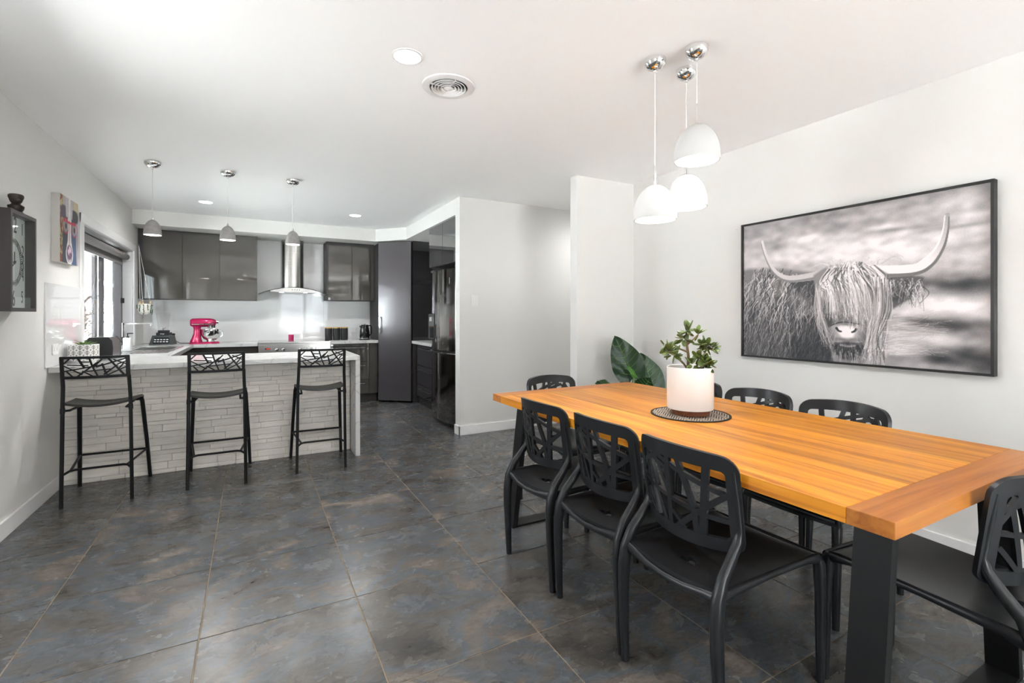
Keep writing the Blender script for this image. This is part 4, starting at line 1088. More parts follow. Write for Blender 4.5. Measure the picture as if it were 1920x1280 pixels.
for (x, y, lb) in ((-0.717, 4.87, 'small concrete pendant light above the leftmost bar stool'), (-0.185, 4.88, 'small concrete pendant light in the middle over the bar'), (0.337, 4.89, 'small concrete pendant light in front of the rangehood')):
    pendant('pendant_light', lb, KG, x, y, 1.935, 0.062, 0.125, CONC, 0.06, 0.05, 4.5, BULBK, 0.02)
TG = 'white dome pendants over the dining table'
pendant('pendant_light', 'white dome pendant light hanging lowest over the table', TG, 1.757, 1.74, 1.745, 0.104, 0.172, SHADE, 0.054, 0.055, 2, BULB)
pendant('pendant_light', 'white dome pendant light hanging behind the other two', TG, 1.972, 1.735, 1.83, 0.104, 0.172, SHADE, 0.054, 0.055, 2, BULB)
pendant('pendant_light', 'white dome pendant light on the shortest cord', TG, 1.850, 1.565, 2.003, 0.104, 0.172, SHADE, 0.054, 0.055, 2, BULB)

# ------------------------------------------------------------------ ceiling fittings
DLM = mat('downlight_lens', (1, 0.98, 0.95), 0.5, emit=30)
for (x, y, lb, wt_) in ((0.669, 2.295, 'bright round downlight in the ceiling beside the air vent', 7), (-0.449, 6.30, 'round ceiling downlight over the sink side of the kitchen', 6), (1.148, 6.24, 'round ceiling downlight over the pantry side of the kitchen', 7), (3.7, 4.15, 'added fill downlight in the hall, out of view', 6), (0.67, -0.7, 'added fill downlight behind the viewpoint near the middle of the room', 12), (-0.2, -2.2, 'added fill downlight behind the viewpoint near the rear wall', 12)):  # hall lamp and the two behind the viewpoint are added fill, unseen
    d = thing('downlight', lb, 'downlight', (x, y, CZ), group='recessed ceiling downlights')
    obj('trim_ring', MB().lathe([(0.076, -0.0005), (0.076, -0.004), (0.064, -0.006), (0.063, -0.0005)], n=28), TRIM, d, world=False)
    obj('lens', MB().lathe([(0.063, -0.003), (0.063, -0.0045), (0.0, -0.0045)], n=28), DLM, d, world=False)
    l = bpy.data.lights.new('downlight_lamp', 'SPOT'); l.energy = wt_*8; l.spot_size = 2.95; l.spot_blend = 0.8; l.shadow_soft_size = 0.04; l.color = (1, 0.985, 0.96)
    lo = bpy.data.objects.new('downlight_lamp', l); COL.objects.link(lo); lo.parent = d; lo.location = (0, 0, -0.012)
vt = thing('air_vent', 'round white ceiling air vent with concentric rings', 'vent', (0.956, 2.487, CZ))
VENTM = mat('vent_plastic', (0.78, 0.78, 0.78), 0.45)
obj('outer_flange', MB().lathe([(0.145, -0.0005), (0.143, -0.006), (0.112, -0.012), (0.104, -0.010), (0.104, -0.0005)], n=44), VENTM, vt, world=False, smooth=50)
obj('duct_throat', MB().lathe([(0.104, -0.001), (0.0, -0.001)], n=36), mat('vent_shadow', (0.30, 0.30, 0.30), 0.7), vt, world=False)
for r in (0.088, 0.070, 0.053, 0.036):
    obj('louvre_ring', MB().lathe([(r, -0.002), (r+0.009, -0.015), (r+0.006, -0.016), (r-0.003, -0.004)], n=36, close=True), VENTM, vt, world=False, smooth=50)
obj('center_cone', MB().lathe([(0.022, -0.003), (0.026, -0.014), (0.0, -0.019)], n=24), VENTM, vt, world=False)
obj('spoke', MB().box(-0.104, 0.104, -0.002, 0.002, -0.012, -0.002).box(-0.002, 0.002, -0.104, 0.104, -0.012, -0.002), VENTM, vt, world=False, smooth=0)

# ------------------------------------------------------------------ dining table
TX0, TX1, TY0, TY1, TZ = 1.318, 2.422, 0.550, 2.665, 0.787
TT = 0.042
tbl = thing('dining_table', 'long honey timber dining table on black steel frame legs', 'table', ((TX0+TX1)/2, (TY0+TY1)/2, 0))
rz = random.Random(11)
x = TX0; bw_ = 0.105
while x < TX1 - 1e-4:
    w = rz.uniform(0.055, 0.105)
    if x + w > TX1 - 0.05: w = TX1 - x
    o = obj('plank', MB().box(x+0.0003, x+w-0.0003, TY0+bw_+0.0006, TY1-bw_-0.0006, TZ-TT, TZ, b=0.0008), OAKY, tbl); x += w
for (a, b_) in ((TY0, TY0+bw_), (TY1-bw_, TY1)):
    obj('breadboard_end', MB().box(TX0, TX1, a, b_, TZ-TT, TZ, b=0.0015), OAKX, tbl)
for yc in (0.655, 2.545):
    fr_ = MB()
    w = 0.045
    for s, xa, xb in ((1, 1.47, 1.385), (-1, 2.27, 2.355)):
        # flat bar legs, splayed outward towards the floor
        V = []
        for (xc, zz) in ((xb, 0.0), (xa, TZ-TT-0.006)):
            for (dx, dy) in ((-0.016, -w), (0.016, -w), (0.016, w), (-0.016, w)): V.append((xc+dx, yc+dy, zz))
        lg = MB().add(V, [(3,2,1,0),(4,5,6,7),(0,1,5,4),(1,2,6,5),(2,3,7,6),(3,0,4,7)])
        obj('leg', lg, BLKM, tbl, smooth=0)
    obj('floor_bar', MB().box(1.385, 2.355, yc-w, yc+w, 0.0, 0.012, b=0.001), BLKM, tbl, smooth=0)
    obj('top_plate', MB().box(1.44, 2.30, yc-w, yc+w, TZ-TT-0.008, TZ-TT-0.0005), BLKM, tbl, smooth=0)

# ------------------------------------------------------------------ dining chairs
def make_chair(label):
    t = thing('dining_chair', label, 'chair', (0, 0, 0), group='charcoal dining chairs around the table')
    # local: +y is the way a sitter faces, rear feet on y = 0
    def fn(s, z, k):
        h = (z-0.55)/0.29
        y = 0.055 - 0.045*h + (0.062+0.008*h)*(s/0.2)**2
        ny_ = Vector((-2*(0.065)*s/0.04, 1, 0)).normalized()
        return (s + ny_.x*k, y + ny_.y*k, z + 0.018*(1-(s/0.2)**2)*max(0, h)**2 - 0.012*(1-(s/0.2)**2)*max(0, 1-h)**3)
    b = MB()
    ring_on(b, fn, rrect(-0.203, 0.203, 0.540, 0.832, 0.045, 0.03), rrect(-0.168, 0.168, 0.578, 0.786, 0.014, 0.012), 0.017)
    x0, x1, z0, z1 = -0.172, 0.172, 0.574, 0.790
    # u = 0 on the sitter's right seen from behind (left), v = 0 at the bottom
    bars = [((.44,1),(.42,0),.020), ((.56,1),(.70,.36),.018), ((.70,.36),(.71,0),.020), ((.84,1),(.76,.0),.022), ((1,.66),(.50,.0),.017),
            ((.17,.92),(.42,.80),.015), ((.30,.96),(.98,.64),.016), ((.76,.30),(1,.27),.014), ((.10,1),(.36,.02),.016), ((.24,1),(.42,.48),.015), ((0,.78),(.30,.97),.014),
            ((0,.50),(.42,.40),.014), ((.40,.40),(.72,.32),.013), ((.02,.32),(.20,0),.013), ((.06,.84),(.22,.0),.014), ((.44,.22),(.60,.02),.012), ((0,.62),(.12,.98),.013)]
    for p, q, w in bars:
        bar_on(b, fn, (x0+(x1-x0)*p[0], z0+(z1-z0)*p[1]), (x0+(x1-x0)*q[0], z0+(z1-z0)*q[1]), w, 0.013, 6)
    obj('backrest', b, CHAIRM, t, world=False, smooth=40)
    # seat shell with an eye-shaped slot
    V = []; F = []; nx, ny = 22, 26
    def sz(u, v):
        return 0.452 - 0.018*(1-u*u)*math.sin(math.pi*min(1, v*1.15+0.05))**1 + 0.006*u*u - 0.030*max(0, (v-0.88)/0.12)**2 - 0.006*(1-v)
    for k in (0, 1):
        for i in range(nx+1):
            u = -1+2*i/nx
            for j in range(ny+1):
                v = j/ny
                w = 0.192 + 0.012*v
                yb = 0.005 - 0.022*(1-u*u)
                V.append((u*w, yb + (0.532-yb)*v, sz(u, v) - 0.013*k))
    w_ = ny+1; T = (nx+1)*w_
    def hole(i, j):
        u = -1+2*(i+0.5)/nx; v = (j+0.5)/ny
        return (u/0.17)**2 + ((v-0.22)/0.045)**2 < 1
    H = {(i, j) for i in range(nx) for j in range(ny) if hole(i, j)}
    for i in range(nx):
        for j in range(ny):
            if (i, j) in H:
                for (di, dj, a, c) in ((-1, 0, i*w_+j, i*w_+j+1), (1, 0, (i+1)*w_+j, (i+1)*w_+j+1), (0, -1, i*w_+j, (i+1)*w_+j), (0, 1, i*w_+j+1, (i+1)*w_+j+1)):
                    if (i+di, j+dj) not in H: F.append((a, c, T+c, T+a))
                continue
            F.append((i*w_+j, (i+1)*w_+j, (i+1)*w_+j+1, i*w_+j+1)); F.append((T+i*w_+j, T+i*w_+j+1, T+(i+1)*w_+j+1, T+(i+1)*w_+j))
    for i in range(nx):
        for j in (0, ny): F.append((i*w_+j, T+i*w_+j, T+(i+1)*w_+j, (i+1)*w_+j))
    for j in range(ny):
        for i in (0, nx): F.append((i*w_+j, i*w_+j+1, T+i*w_+j+1, T+i*w_+j))
    obj('seat', MB().add(V, F), CHAIRM, t, world=False, smooth=50)
    rail = MB()
    rail.sweep([(-0.196, 0.0, 0.425), (-0.15, -0.004, 0.425), (-0.08, -0.014, 0.418), (0, -0.018, 0.415), (0.08, -0.014, 0.418), (0.15, -0.004, 0.425), (0.196, 0.0, 0.425)], [(0.024, 0.012), (0.017, 0.011), (0.013, 0.010), (0.012, 0.010), (0.013, 0.010), (0.017, 0.011), (0.024, 0.012)], 10)
    for s in (-1, 1):
        rail.sweep([(s*0.196, 0.0, 0.425), (s*0.197, 0.06, 0.437), (s*0.199, 0.25, 0.443), (s*0.203, 0.44, 0.444), (s*0.203, 0.50, 0.435)], [(0.024, 0.011), (0.015, 0.010), (0.012, 0.009), (0.013, 0.009), (0.020, 0.011)], 10)
    rail.sweep([(-0.20, 0.522, 0.430), (-0.12, 0.528, 0.432), (0.12, 0.528, 0.432), (0.20, 0.522, 0.430)], [(0.016, 0.009), (0.010, 0.007), (0.010, 0.007), (0.016, 0.009)], 10)
    obj('seat_rail', rail, CHAIRM, t, world=False, smooth=60)
    for s in (-1, 1):
        obj('leg', MB().sweep([(s*0.205, 0.0, 0.0), (s*0.2035, -0.006, 0.12), (s*0.201, -0.012, 0.27), (s*0.199, -0.012, 0.36), (s*0.197, -0.004, 0.425), (s*0.194, 0.022, 0.485), (s*0.190, 0.068, 0.535), (s*0.187, 0.098, 0.575), (s*0.186, 0.1045, 0.61), (s*0.186, 0.090, 0.70), (s*0.186, 0.0765, 0.795)],
            [(0.014, 0.012), (0.017, 0.0145), (0.020, 0.017), (0.022, 0.018), (0.022, 0.018), (0.018, 0.016), (0.016, 0.015), (0.0125, 0.0155), (0.0105, 0.016), (0.0095, 0.0155), (0.0085, 0.010)], 12, sq=0.8, up=(0, 1, 0)), CHAIRM, t, world=False, smooth=60)
        obj('leg', MB().sweep([(s*0.200, 0.522, 0.0), (s*0.201, 0.521, 0.15), (s*0.202, 0.518, 0.33), (s*0.201, 0.514, 0.41), (s*0.196, 0.505, 0.442)],
            [(0.0135, 0.0125), (0.0165, 0.0145), (0.019, 0.0165), (0.021, 0.018), (0.014, 0.016)], 12, sq=0.75, up=(0, 1, 0)), CHAIRM, t, world=False, smooth=60)
    return t
c0 = make_chair('charcoal plastic chair on the near side, closest to the far table end')
HP = math.pi/2
c0.location = (1.213, 2.045, 0); c0.rotation_euler = (0, 0, -HP + 0.02)
dup(c0, (1.222, 1.585, 0), -HP, 'charcoal plastic chair on the near side, middle of three')
dup(c0, (1.212, 1.143, 0), -HP, 'charcoal plastic chair in the foreground on the near side')
dup(c0, (2.615, 2.16, 0), HP, 'charcoal plastic chair by the wall, mostly hidden by the white plant pot')
dup(c0, (2.60, 1.715, 0), HP, 'charcoal plastic chair by the wall, middle of the far side')
dup(c0, (2.60, 1.27, 0), HP, 'charcoal plastic chair by the wall below the cow picture, nearest the camera')
dup(c0, (1.845, 2.89, 0), math.pi + 0.03, 'charcoal plastic chair at the far end of the table')
dup(c0, (1.940, 0.415, 0), -0.06, 'charcoal plastic chair at the near end of the table, cut by the photo edge')

# ------------------------------------------------------------------ table centrepiece
PX, PY = 1.887, 1.637
pm = thing('placemat', 'round dark woven placemat under the white plant pot', 'placemat', (PX, PY, TZ))
nr, na = 64, 300; V = [(0, 0, 0.004)]; cols = [(0.03, 0.025, 0.02)]; F = []
for i in range(1, nr+1):
    for k in range(na):
        a = 2*math.pi*k/na; r = 0.180*i/nr; X2, Y2 = r*math.cos(a), r*math.sin(a)
        V.append((X2, Y2, 0.004))
        p = (X2*0.8+Y2*0.6)*88; q = (Y2*0.8-X2*0.6)*88
        cell = (int(math.floor(p*0.5)) * 7 + int(math.floor(q*0.7)) * 13) % 5
        li = (abs((p % 1)-0.5) > 0.26) if cell % 2 else (abs((q % 1)-0.5) > 0.30)
        cols.append((0.55, 0.47, 0.38) if (li and i < nr-1) else (0.028, 0.02, 0.016))
for k in range(na): F.append((0, 1+k, 1+(k+1) % na))
for i in range(nr-1):
    for k in range(na): F.append((1+i*na+k, 1+(i+1)*na+k, 1+(i+1)*na+(k+1) % na, 1+i*na+(k+1) % na))
colour_mesh('woven_top', V, F, cols, print_mat('woven_fibre', 0.8), pm)
obj('edging', MB().lathe([(0.178, 0.0002), (0.186, 0.0002), (0.186, 0.005), (0.178, 0.0055), (0.1765, 0.003), (0.0, 0.003), (0.0, 0.0002)], n=60), mat('dark_edging', (0.02, 0.015, 0.012), 0.8), pm, world=False)
jp = thing('potted_jade_plant', 'jade plant in tall white cylinder pot on the table', 'plant', (PX, PY, TZ+0.0055))
obj('pot_base', MB().lathe([(0.088, 0.0), (0.090, 0.002), (0.090, 0.026), (0.0, 0.026)], n=44), WALNUT, jp, world=False)
obj('pot', MB().lathe([(0.0, 0.027), (0.106, 0.027), (0.1085, 0.032), (0.1085, 0.228), (0.1065, 0.230), (0.1035, 0.228), (0.1035, 0.19)], n=56), CER, jp, world=False)
obj('soil', MB().lathe([(0.1035, 0.205), (0.06, 0.212), (0.0, 0.216)], n=30), mat('jade_soil', (0.20, 0.15, 0.09), 0.95, bump=((150, 150, 150), 0.9, 0.01)), jp, world=False)
# stems are laid out in the plane facing the photo, with depth scatter; side = camera right, fwd = away
sd = Vector((math.cos(math.radians(28.6)), -math.sin(math.radians(28.6)), 0)); fw = Vector((math.sin(math.radians(28.6)), math.cos(math.radians(28.6)), 0))
def W(a, b_, d=0.0): return sd*a + fw*d + Vector((0, 0, b_))
stems = [([(-0.01, .20, 0), (-0.008, .28, .0), (-0.012, .335, .01), (-0.006, .39, .01)], .008, .005),
         ([(0.0, .20, .0), (-0.035, .245, -.01), (-0.08, .285, -.02), (-0.115, .30, -.03)], .006, .004),
         ([(0.01, .20, .01), (0.06, .25, .03), (0.085, .285, .04), (0.10, .31, .05)], .006, .004),
         ([(0.005, .20, -.01), (0.03, .225, -.04), (0.05, .245, -.06)], .007, .004),
         ([(-0.01, .30, .0), (-0.045, .315, .02), (-0.07, .335, .03)], .005, .004),
         ([(-0.012, .335, .01), (0.01, .36, -.01), (0.03, .385, -.02)], .005, .003)]
for pts, r0, r1 in stems:
    n_ = len(pts); obj('stem', MB().sweep([W(*p) for p in pts], [r0+(r1-r0)*i/(n_-1) for i in range(n_)], 8), STEMJ, jp, world=False)
lv = MB().sphere((0, 0.018, 0), (0.0118, 0.021, 0.0034), 10, 6); ljm = mesh_of('leaf', lv, LEAFJ)
rz = random.Random(21)
clusters = [((-0.006, .40, .01), 15, .040), ((0.03, .39, -.02), 7, .025), ((-0.03, .365, .0), 8, .03), ((-0.115, .305, -.03), 13, .035), ((-0.085, .285, -.02), 9, .03), ((-0.13, .33, -.02), 5, .02),
            ((0.10, .325, .05), 15, .038), ((0.125, .315, .04), 8, .025), ((0.05, .25, -.06), 13, .035), ((0.02, .27, -.05), 10, .03), ((0.075, .245, -.06), 7, .025), ((-0.01, .245, -.05), 6, .03), ((0.07, .335, .04), 6, .02), ((-0.07, .335, .03), 5, .02)]
for c, k, sp_ in clusters:
    for i in range(int(k*1.35)):
        d = Vector((rz.gauss(0, 1), rz.gauss(0, 1), rz.gauss(0.25, 0.8))).normalized()
        o = bpy.data.objects.new('leaf', ljm); COL.objects.link(o); o.parent = jp
        o.location = W(*c) + d*sp_*rz.uniform(0.0, 0.6)
        q = d.to_track_quat('Y', 'Z'); o.rotation_mode = 'QUATERNION'
        o.rotation_quaternion = q @ Matrix.Rotation(rz.uniform(-0.8, 0.8), 3, 'Y').to_quaternion()
        s = rz.uniform(0.75, 1.2); o.scale = (s, s, s)

# ------------------------------------------------------------------ large leafy plant in the corner
bp_ = thing('potted_floor_plant', 'large dark green broad-leaved plant in the corner behind the table', 'plant', (2.92, 3.20, 0))
obj('pot', MB().lathe([(0.0, 0.001), (0.11, 0.0), (0.145, 0.30), (0.148, 0.31), (0.138, 0.31), (0.135, 0.27), (0.0, 0.27)], n=36), mat('charcoal_pot', (0.05, 0.05, 0.05), 0.6), bp_, world=False)
obj('soil', MB().lathe([(0.134, 0.275), (0.0, 0.285)], n=24), SOIL, bp_, world=False)
def broad_leaf(L, w, wob=0.006, nu=26, nv=14):
    V = []; F = []
    for i in range(nu+1):
        s = i/nu
        half = w*(math.sin(math.pi*min(1.0, (s*0.94+0.06))**0.72))**0.72*(1-0.1*s)
        if s > 0.97: half = w*0.02
        for j in range(nv+1):
            q = -1+2*j/nv
            back = 0.14*L*abs(q)**1.6*max(0, 1-s*3.2)
            zz = 0.10*w*abs(q)**1.1 - 0.16*L*s*s + wob*math.sin((s*13 - abs(q)*5.0))*abs(q)**0.7
            V.append((half*q, L*s - back, zz))
    k = nv+1
    for i in range(nu):
        for j in range(nv): F.append((i*k+j, i*k+j+1, (i+1)*k+j+1, (i+1)*k+j))
    n0 = len(V); V2 = V + [(x, y, z-0.0015) for x, y, z in V]
    F2 = F + [tuple(n0+i for i in f[::-1]) for f in F]
    for j in range(nv): F2 += [(j, n0+j, n0+j+1, j+1), (nu*k+j, nu*k+j+1, n0+nu*k+j+1, n0+nu*k+j)]
    for i in range(nu): F2 += [(i*k, (i+1)*k, n0+(i+1)*k, n0+i*k), (i*k+nv, n0+i*k+nv, n0+(i+1)*k+nv, (i+1)*k+nv)]
    return MB().add(V2, F2)
def place_leaf(base, tip, facing, L_w, m, name='leaf'):
    """leaf blade from base to tip (local), its upper face turned to `facing`"""
    b_, t_ = Vector(base), Vector(tip); d = t_-b_; L = d.length; y = d.normalized()
    z = Vector(facing); z = (z - y*z.dot(y)).normalized(); x = y.cross(z)
    M = Matrix(((x.x, y.x, z.x, b_.x), (x.y, y.y, z.y, b_.y), (x.z, y.z, z.z, b_.z), (0, 0, 0, 1)))
    o = obj(name, broad_leaf(L, L_w).xf(M), m, bp_, world=False, smooth=70)
    mid = MB().sweep([tuple(M @ Vector((0, L*s, 0.0035 - 0.16*L*s*s))) for s in [k/10 for k in range(10)]], [0.004-0.0003*k for k in range(10)], 5)
    ssub('midrib', mid, LEAFB, o)
    for k in range(6):
        s0 = 0.10 + 0.13*k
        for sg in (-1, 1):
            hw = L_w*(math.sin(math.pi*min(1.0, (s0*0.94+0.06))**0.72))**0.72*0.8
            pt = [(0, L*s0, 0.003-0.16*L*s0*s0), (sg*hw*0.5, L*(s0+0.06), 0.006-0.16*L*(s0+.06)**2+0.05*L_w), (sg*hw, L*(s0+0.14), 0.004-0.16*L*(s0+.14)**2+0.1*L_w)]
            ssub('vein', MB().sweep([tuple(M @ Vector(p)) for p in pt], [0.0022, 0.0016, 0.0008], 4), LEAFB, o)
    obj('leaf_stalk', MB().sweep([(0, 0, 0.28), (b_.x*0.4, b_.y*0.4, 0.28+(b_.z-0.28)*0.55), (b_.x, b_.y, b_.z)], [0.008, 0.007, 0.005], 7), LEAFB, bp_, world=False)
    return o
tocam = Vector((-0.55, -0.80, 0.25))
place_leaf((0.02, -0.03, 0.72), (-0.13, 0.02, 1.09), tocam, 0.145, LEAFD)
place_leaf((0.17, -0.13, 0.62), (0.10, -0.05, 0.945), (-0.45, -0.85, 0.2), 0.125, LEAFD)
place_leaf((-0.14, -0.03, 0.60), (-0.38, -0.05, 0.735), (-0.2, -0.45, 0.85), 0.11, LEAFD)
place_leaf((0.05, -0.10, 0.60), (0.02, -0.22, 0.74), (-0.3, -0.6, 0.6), 0.10, LEAFD)
place_leaf((-0.02, -0.10, 0.74), (-0.10, -0.09, 0.855), (-0.4, -0.8, 0.3), 0.022, LEAFB, 'young_leaf')

# ------------------------------------------------------------------ framed cow photograph
cw = thing('framed_picture', 'large framed black and white photo of a shaggy horned cow', 'picture', (XR, 1.617, 0.97))
Q0, Q1, QZ0, QZ1 = 0.926, 2.309, 0.970, 1.946
FRM = mat('black_picture_frame', (0.012, 0.012, 0.012), 0.4)
obj('frame', MB().box(XR-0.045, XR-0.002, Q0, Q0+0.013, QZ0, QZ1).box(XR-0.045, XR-0.002, Q1-0.013, Q1, QZ0, QZ1)
    .box(XR-0.045, XR-0.002, Q0+0.013, Q1-0.013, QZ0, QZ0+0.013).box(XR-0.045, XR-0.002, Q0+0.013, Q1-0.013, QZ1-0.013, QZ1), FRM, cw, smooth=0)
obj('backing_board', MB().box(XR-0.030, XR-0.003, Q0+0.012, Q1-0.012, QZ0+0.012, QZ1-0.012), FRM, cw, smooth=0)

def paint_cow(W=440, H=312):
    rs = np.random.RandomState(12)
    g = np.zeros((H, W))
    U, Vv = np.meshgrid(np.linspace(0, 1, W), np.linspace(1, 0, H))
    def noise(kx, ky):
        a = rs.rand(H, W)
        for ax, k in ((1, kx), (0, ky)):
            w = np.hanning(2*k+1); w /= w.sum()
            p = np.pad(a, [(k, k) if i == ax else (0, 0) for i in range(2)], mode='wrap')
            a = np.apply_along_axis(lambda r: np.convolve(r, w, 'valid'), ax, p)
        a = a-a.mean(); return a/a.std()
    # blurred moorland behind
    base = np.interp(Vv, [0, .12, .25, .35, .45, .55, .65, .75, .83, .9, 1.0], [.60, .62, .62, .70, .70, .66, .76, .74, .68, .62, .60])
    g[:] = base + 0.030*noise(34, 12) + 0.022*noise(14, 9)
    def blob(u, v, su, sv, a, rot=0.0):
        du, dv = U-u, Vv-v; c, s = math.cos(rot), math.sin(rot)
        p, q = du*c+dv*s, -du*s+dv*c
        g[:] += a*np.exp(-(p/su)**2-(q/sv)**2)
    for b_ in [(.90, .475, .12, .05, -.38), (.97, .45, .07, .06, -.15), (.79, .50, .05, .03, -.2), (.87, .37, .13, .055, .14, .25), (.96, .33, .06, .06, .10), (.76, .34, .06, .03, .1, .4), (.90, .255, .12, .04, -.34, -.05), (.78, .27, .06, .02, -.25, -.1),
               (.84, .17, .10, .035, .10, -.1), (.93, .09, .10, .045, -.30, .1), (.84, .06, .05, .03, -.32, -.2), (.98, .03, .05, .04, -.2), (.72, .11, .05, .05, .12), (.70, .05, .05, .03, -.15),
               (.70, .82, .08, .014, -.14, -.05), (.92, .79, .12, .012, -.13, .04), (.66, .845, .05, .02, .16), (.95, .845, .07, .02, .14), (.30, .845, .06, .022, .14), (.36, .85, .03, .02, .14), (.18, .80, .05, .02, -.1), (.22, .72, .1, .03, .08), (.55, .75, .2, .05, .08), (.76, .70, .1, .04, .06), (.85, .93, .1, .03, .05), (.30, .66, .10, .03, -.08)]:
        blob(*b_)
    def inside(poly, s=0.012):
        """soft mask of a polygon"""
        m = np.zeros((H, W), bool); n = len(poly)
        for i in range(n):
            (x0, y0), (x1, y1) = poly[i], poly[(i+1) % n]
            c = ((y0 > Vv) != (y1 > Vv)) & (U < (x1-x0)*(Vv-y0)/((y1-y0) if abs(y1-y0) > 1e-9 else 1e-9)+x0)
            m ^= c
        a = m.astype(float); k = max(1, int(s*W)); w = np.hanning(2*k+1); w /= w.sum()
        for ax in (1, 0):
            p = np.pad(a, [(k, k) if i == ax else (0, 0) for i in range(2)], mode='edge')
            a = np.apply_along_axis(lambda r: np.convolve(r, w, 'valid'), ax, p)
        return a
    def fill(poly, tone, s=0.012, a=1.0):
        m = inside(poly, s)*a; g[:] = g*(1-m) + tone*m
    def stroke(pts, r0, r1, tone, a=1.0):
        P = np.array(pts, float); n = len(P)
        # Catmull-Rom through the points
        T = np.linspace(0, n-1-1e-6, max(8, int(np.sum(np.hypot(*(np.diff(P, axis=0)*[W, H]).T))*1.1)))
        for t in T:
            i = int(t); f = t-i
            p0, p1, p2, p3 = P[max(i-1, 0)], P[i], P[i+1], P[min(i+2, n-1)]
            q = 0.5*((2*p1)+(-p0+p2)*f+(2*p0-5*p1+4*p2-p3)*f*f+(-p0+3*p1-3*p2+p3)*f**3)
            r = r0+(r1-r0)*t/(n-1)
            cx, cy = q[0]*(W-1), (1-q[1])*(H-1); k = int(r+1.5)
            xa, xb, ya, yb = int(cx)-k, int(cx)+k+2, int(cy)-k, int(cy)+k+2
            if xa < 0 or ya < 0 or xb > W or yb > H: 
                xa, ya, xb, yb = max(xa, 0), max(ya, 0), min(xb, W), min(yb, H)
                if xa >= xb or ya >= yb: continue
            yy, xx = np.mgrid[ya:yb, xa:xb]
            m = np.clip(r+0.5-np.hypot(xx-cx, yy-cy), 0, 1)*a
            tn = tone(t/(n-1)) if callable(tone) else tone
            g[ya:yb, xa:xb] = g[ya:yb, xa:xb]*(1-m)+tn*m
    R = rs.uniform
    # shaggy body on the left
    fill([(-.05, .66), (.10, .665), (.25, .635), (.38, .60), (.46, .35), (.46, -.05), (-.05, -.05)], .46, .02)
    fill([(-.05, .40), (.15, .46), (.30, .42), (.46, .35), (.50, -.05), (-.05, -.05)], .26, .05, .75)
    fill([(.28, .30), (.42, .30), (.50, .02), (.30, -.05), (.22, .05)], .15, .04, .9)
    fill([(.20, .54), (.36, .52), (.38, .36), (.30, .40)], .24, .03, .7)
    for _ in range(820):
        u = R(-.02, .44); top = np.interp(u, [0, .12, .26, .40], [.665, .665, .635, .52])
        v = R(-.02, 1)*top*1.0; L = R(.07, .19)
        light = np.clip((v-.05)/.6, 0, 1)
        tn = R(.32, .58)+.42*light*R(.6, 1.0) if R(0, 1) < .62 else R(.14, .32)
        if u > .27 and v < .30: tn *= .62
        sl = R(-.055, .01) if v < .45 else R(-.08, .03)
        stroke([(u, v), (u+sl*.35+R(-.014, .014), v-L*.35), (u+sl*.6+R(-.014, .014), v-L*.7), (u+sl, v-L)], R(.5, 1.2), .3, tn, R(.5, .9))
    # ears
    fill([(.258, .545), (.30, .46), (.37, .36), (.385, .46), (.37, .555)], .24, .012)
    fill([(.67, .545), (.72, .55), (.80, .525), (.795, .47), (.75, .40), (.685, .335)], .34, .010)
    fill([(.69, .50), (.76, .50), (.73, .42), (.69, .38)], .20, .02, .8)
    for _ in range(70):
        u, v = R(.27, .37), R(.40, .55)
        stroke([(u, v), (u-.012+R(-.01, .01), v-R(.03, .07)), (u-.01+R(-.02, .02), v-R(.07, .12))], .7, .3, R(.25, .62), .7)
    for _ in range(130):
        a = R(0, 1); u = .68+.12*a; v = .53-.10*a*R(0, 1)-R(0, .04)
        stroke([(u, v), (u+R(-.01, .02), v-R(.02, .05)), (u+R(-.02, .02), v-R(.05, .10))], .7, .3, R(.35, .86) if R(0, 1) < .7 else R(.1, .3), .75)
    # horns
    stroke([(.108, .865), (.126, .768), (.163, .654), (.209, .590), (.270, .565), (.39, .578)], 2.2, 8.5, lambda t: .80-.10*t, 1.0)
    stroke([(.103, .845), (.120, .758), (.157, .645), (.206, .575), (.270, .548), (.39, .562)], .6, 3.0, .48, .6)
    stroke([(.874, .865), (.868, .779), (.851, .688), (.816, .612), (.765, .572), (.63, .575)], 2.6, 11.5, lambda t: .58+.28*min(1, t*1.4), 1.0)
    stroke([(.878, .850), (.875, .770), (.861, .680), (.827, .592), (.772, .548), (.65, .548)], .8, 3.5, .42, .65)
    stroke([(.866, .860), (.858, .770), (.838, .688), (.802, .628), (.755, .592), (.65, .598)], .6, 2.6, .90, .7)
    # head mass
    fill([(.37, .58), (.43, .635), (.53, .65), (.62, .61), (.68, .555), (.685, .40), (.66, .22), (.62, .02), (.58, .0), (.46, .0), (.43, .18), (.39, .36)], .50, .010)
    fill([(.39, .42), (.44, .40), (.47, .26), (.44, .20), (.41, .30)], .25, .02, .9)
    fill([(.62, .33), (.66, .34), (.65, .20), (.61, .16)], .28, .02, .9)
    fill([(.45, .37), (.53, .36), (.57, .26), (.46, .25)], .42, .02, .8)
    # muzzle
    fill([(.43, .20), (.455, .25), (.50, .262), (.56, .255), (.59, .21), (.60, .14), (.56, .10), (.46, .10), (.435, .14)], .58, .012)
    fill([(.470, .225), (.49, .240), (.54, .238), (.556, .225), (.545, .165), (.52, .150), (.495, .16)], .80, .012)
    fill([(.452, .115), (.52, .135), (.59, .12), (.585, .07), (.55, .02), (.49, .02), (.46, .07)], .15, .012)
    stroke([(.468, .124), (.50, .118), (.52, .113), (.55, .118), (.578, .13)], 1.6, 1.6, .30, .9)
    stroke([(.49, .113), (.52, .105), (.55, .112)], 1.8, 1.8, .48, .8)
    stroke([(.473, .222), (.482, .205), (.493, .200)], 2.4, 1.6, .13, .95)
    stroke([(.556, .218), (.547, .203), (.538, .198)], 2.4, 1.6, .13, .95)
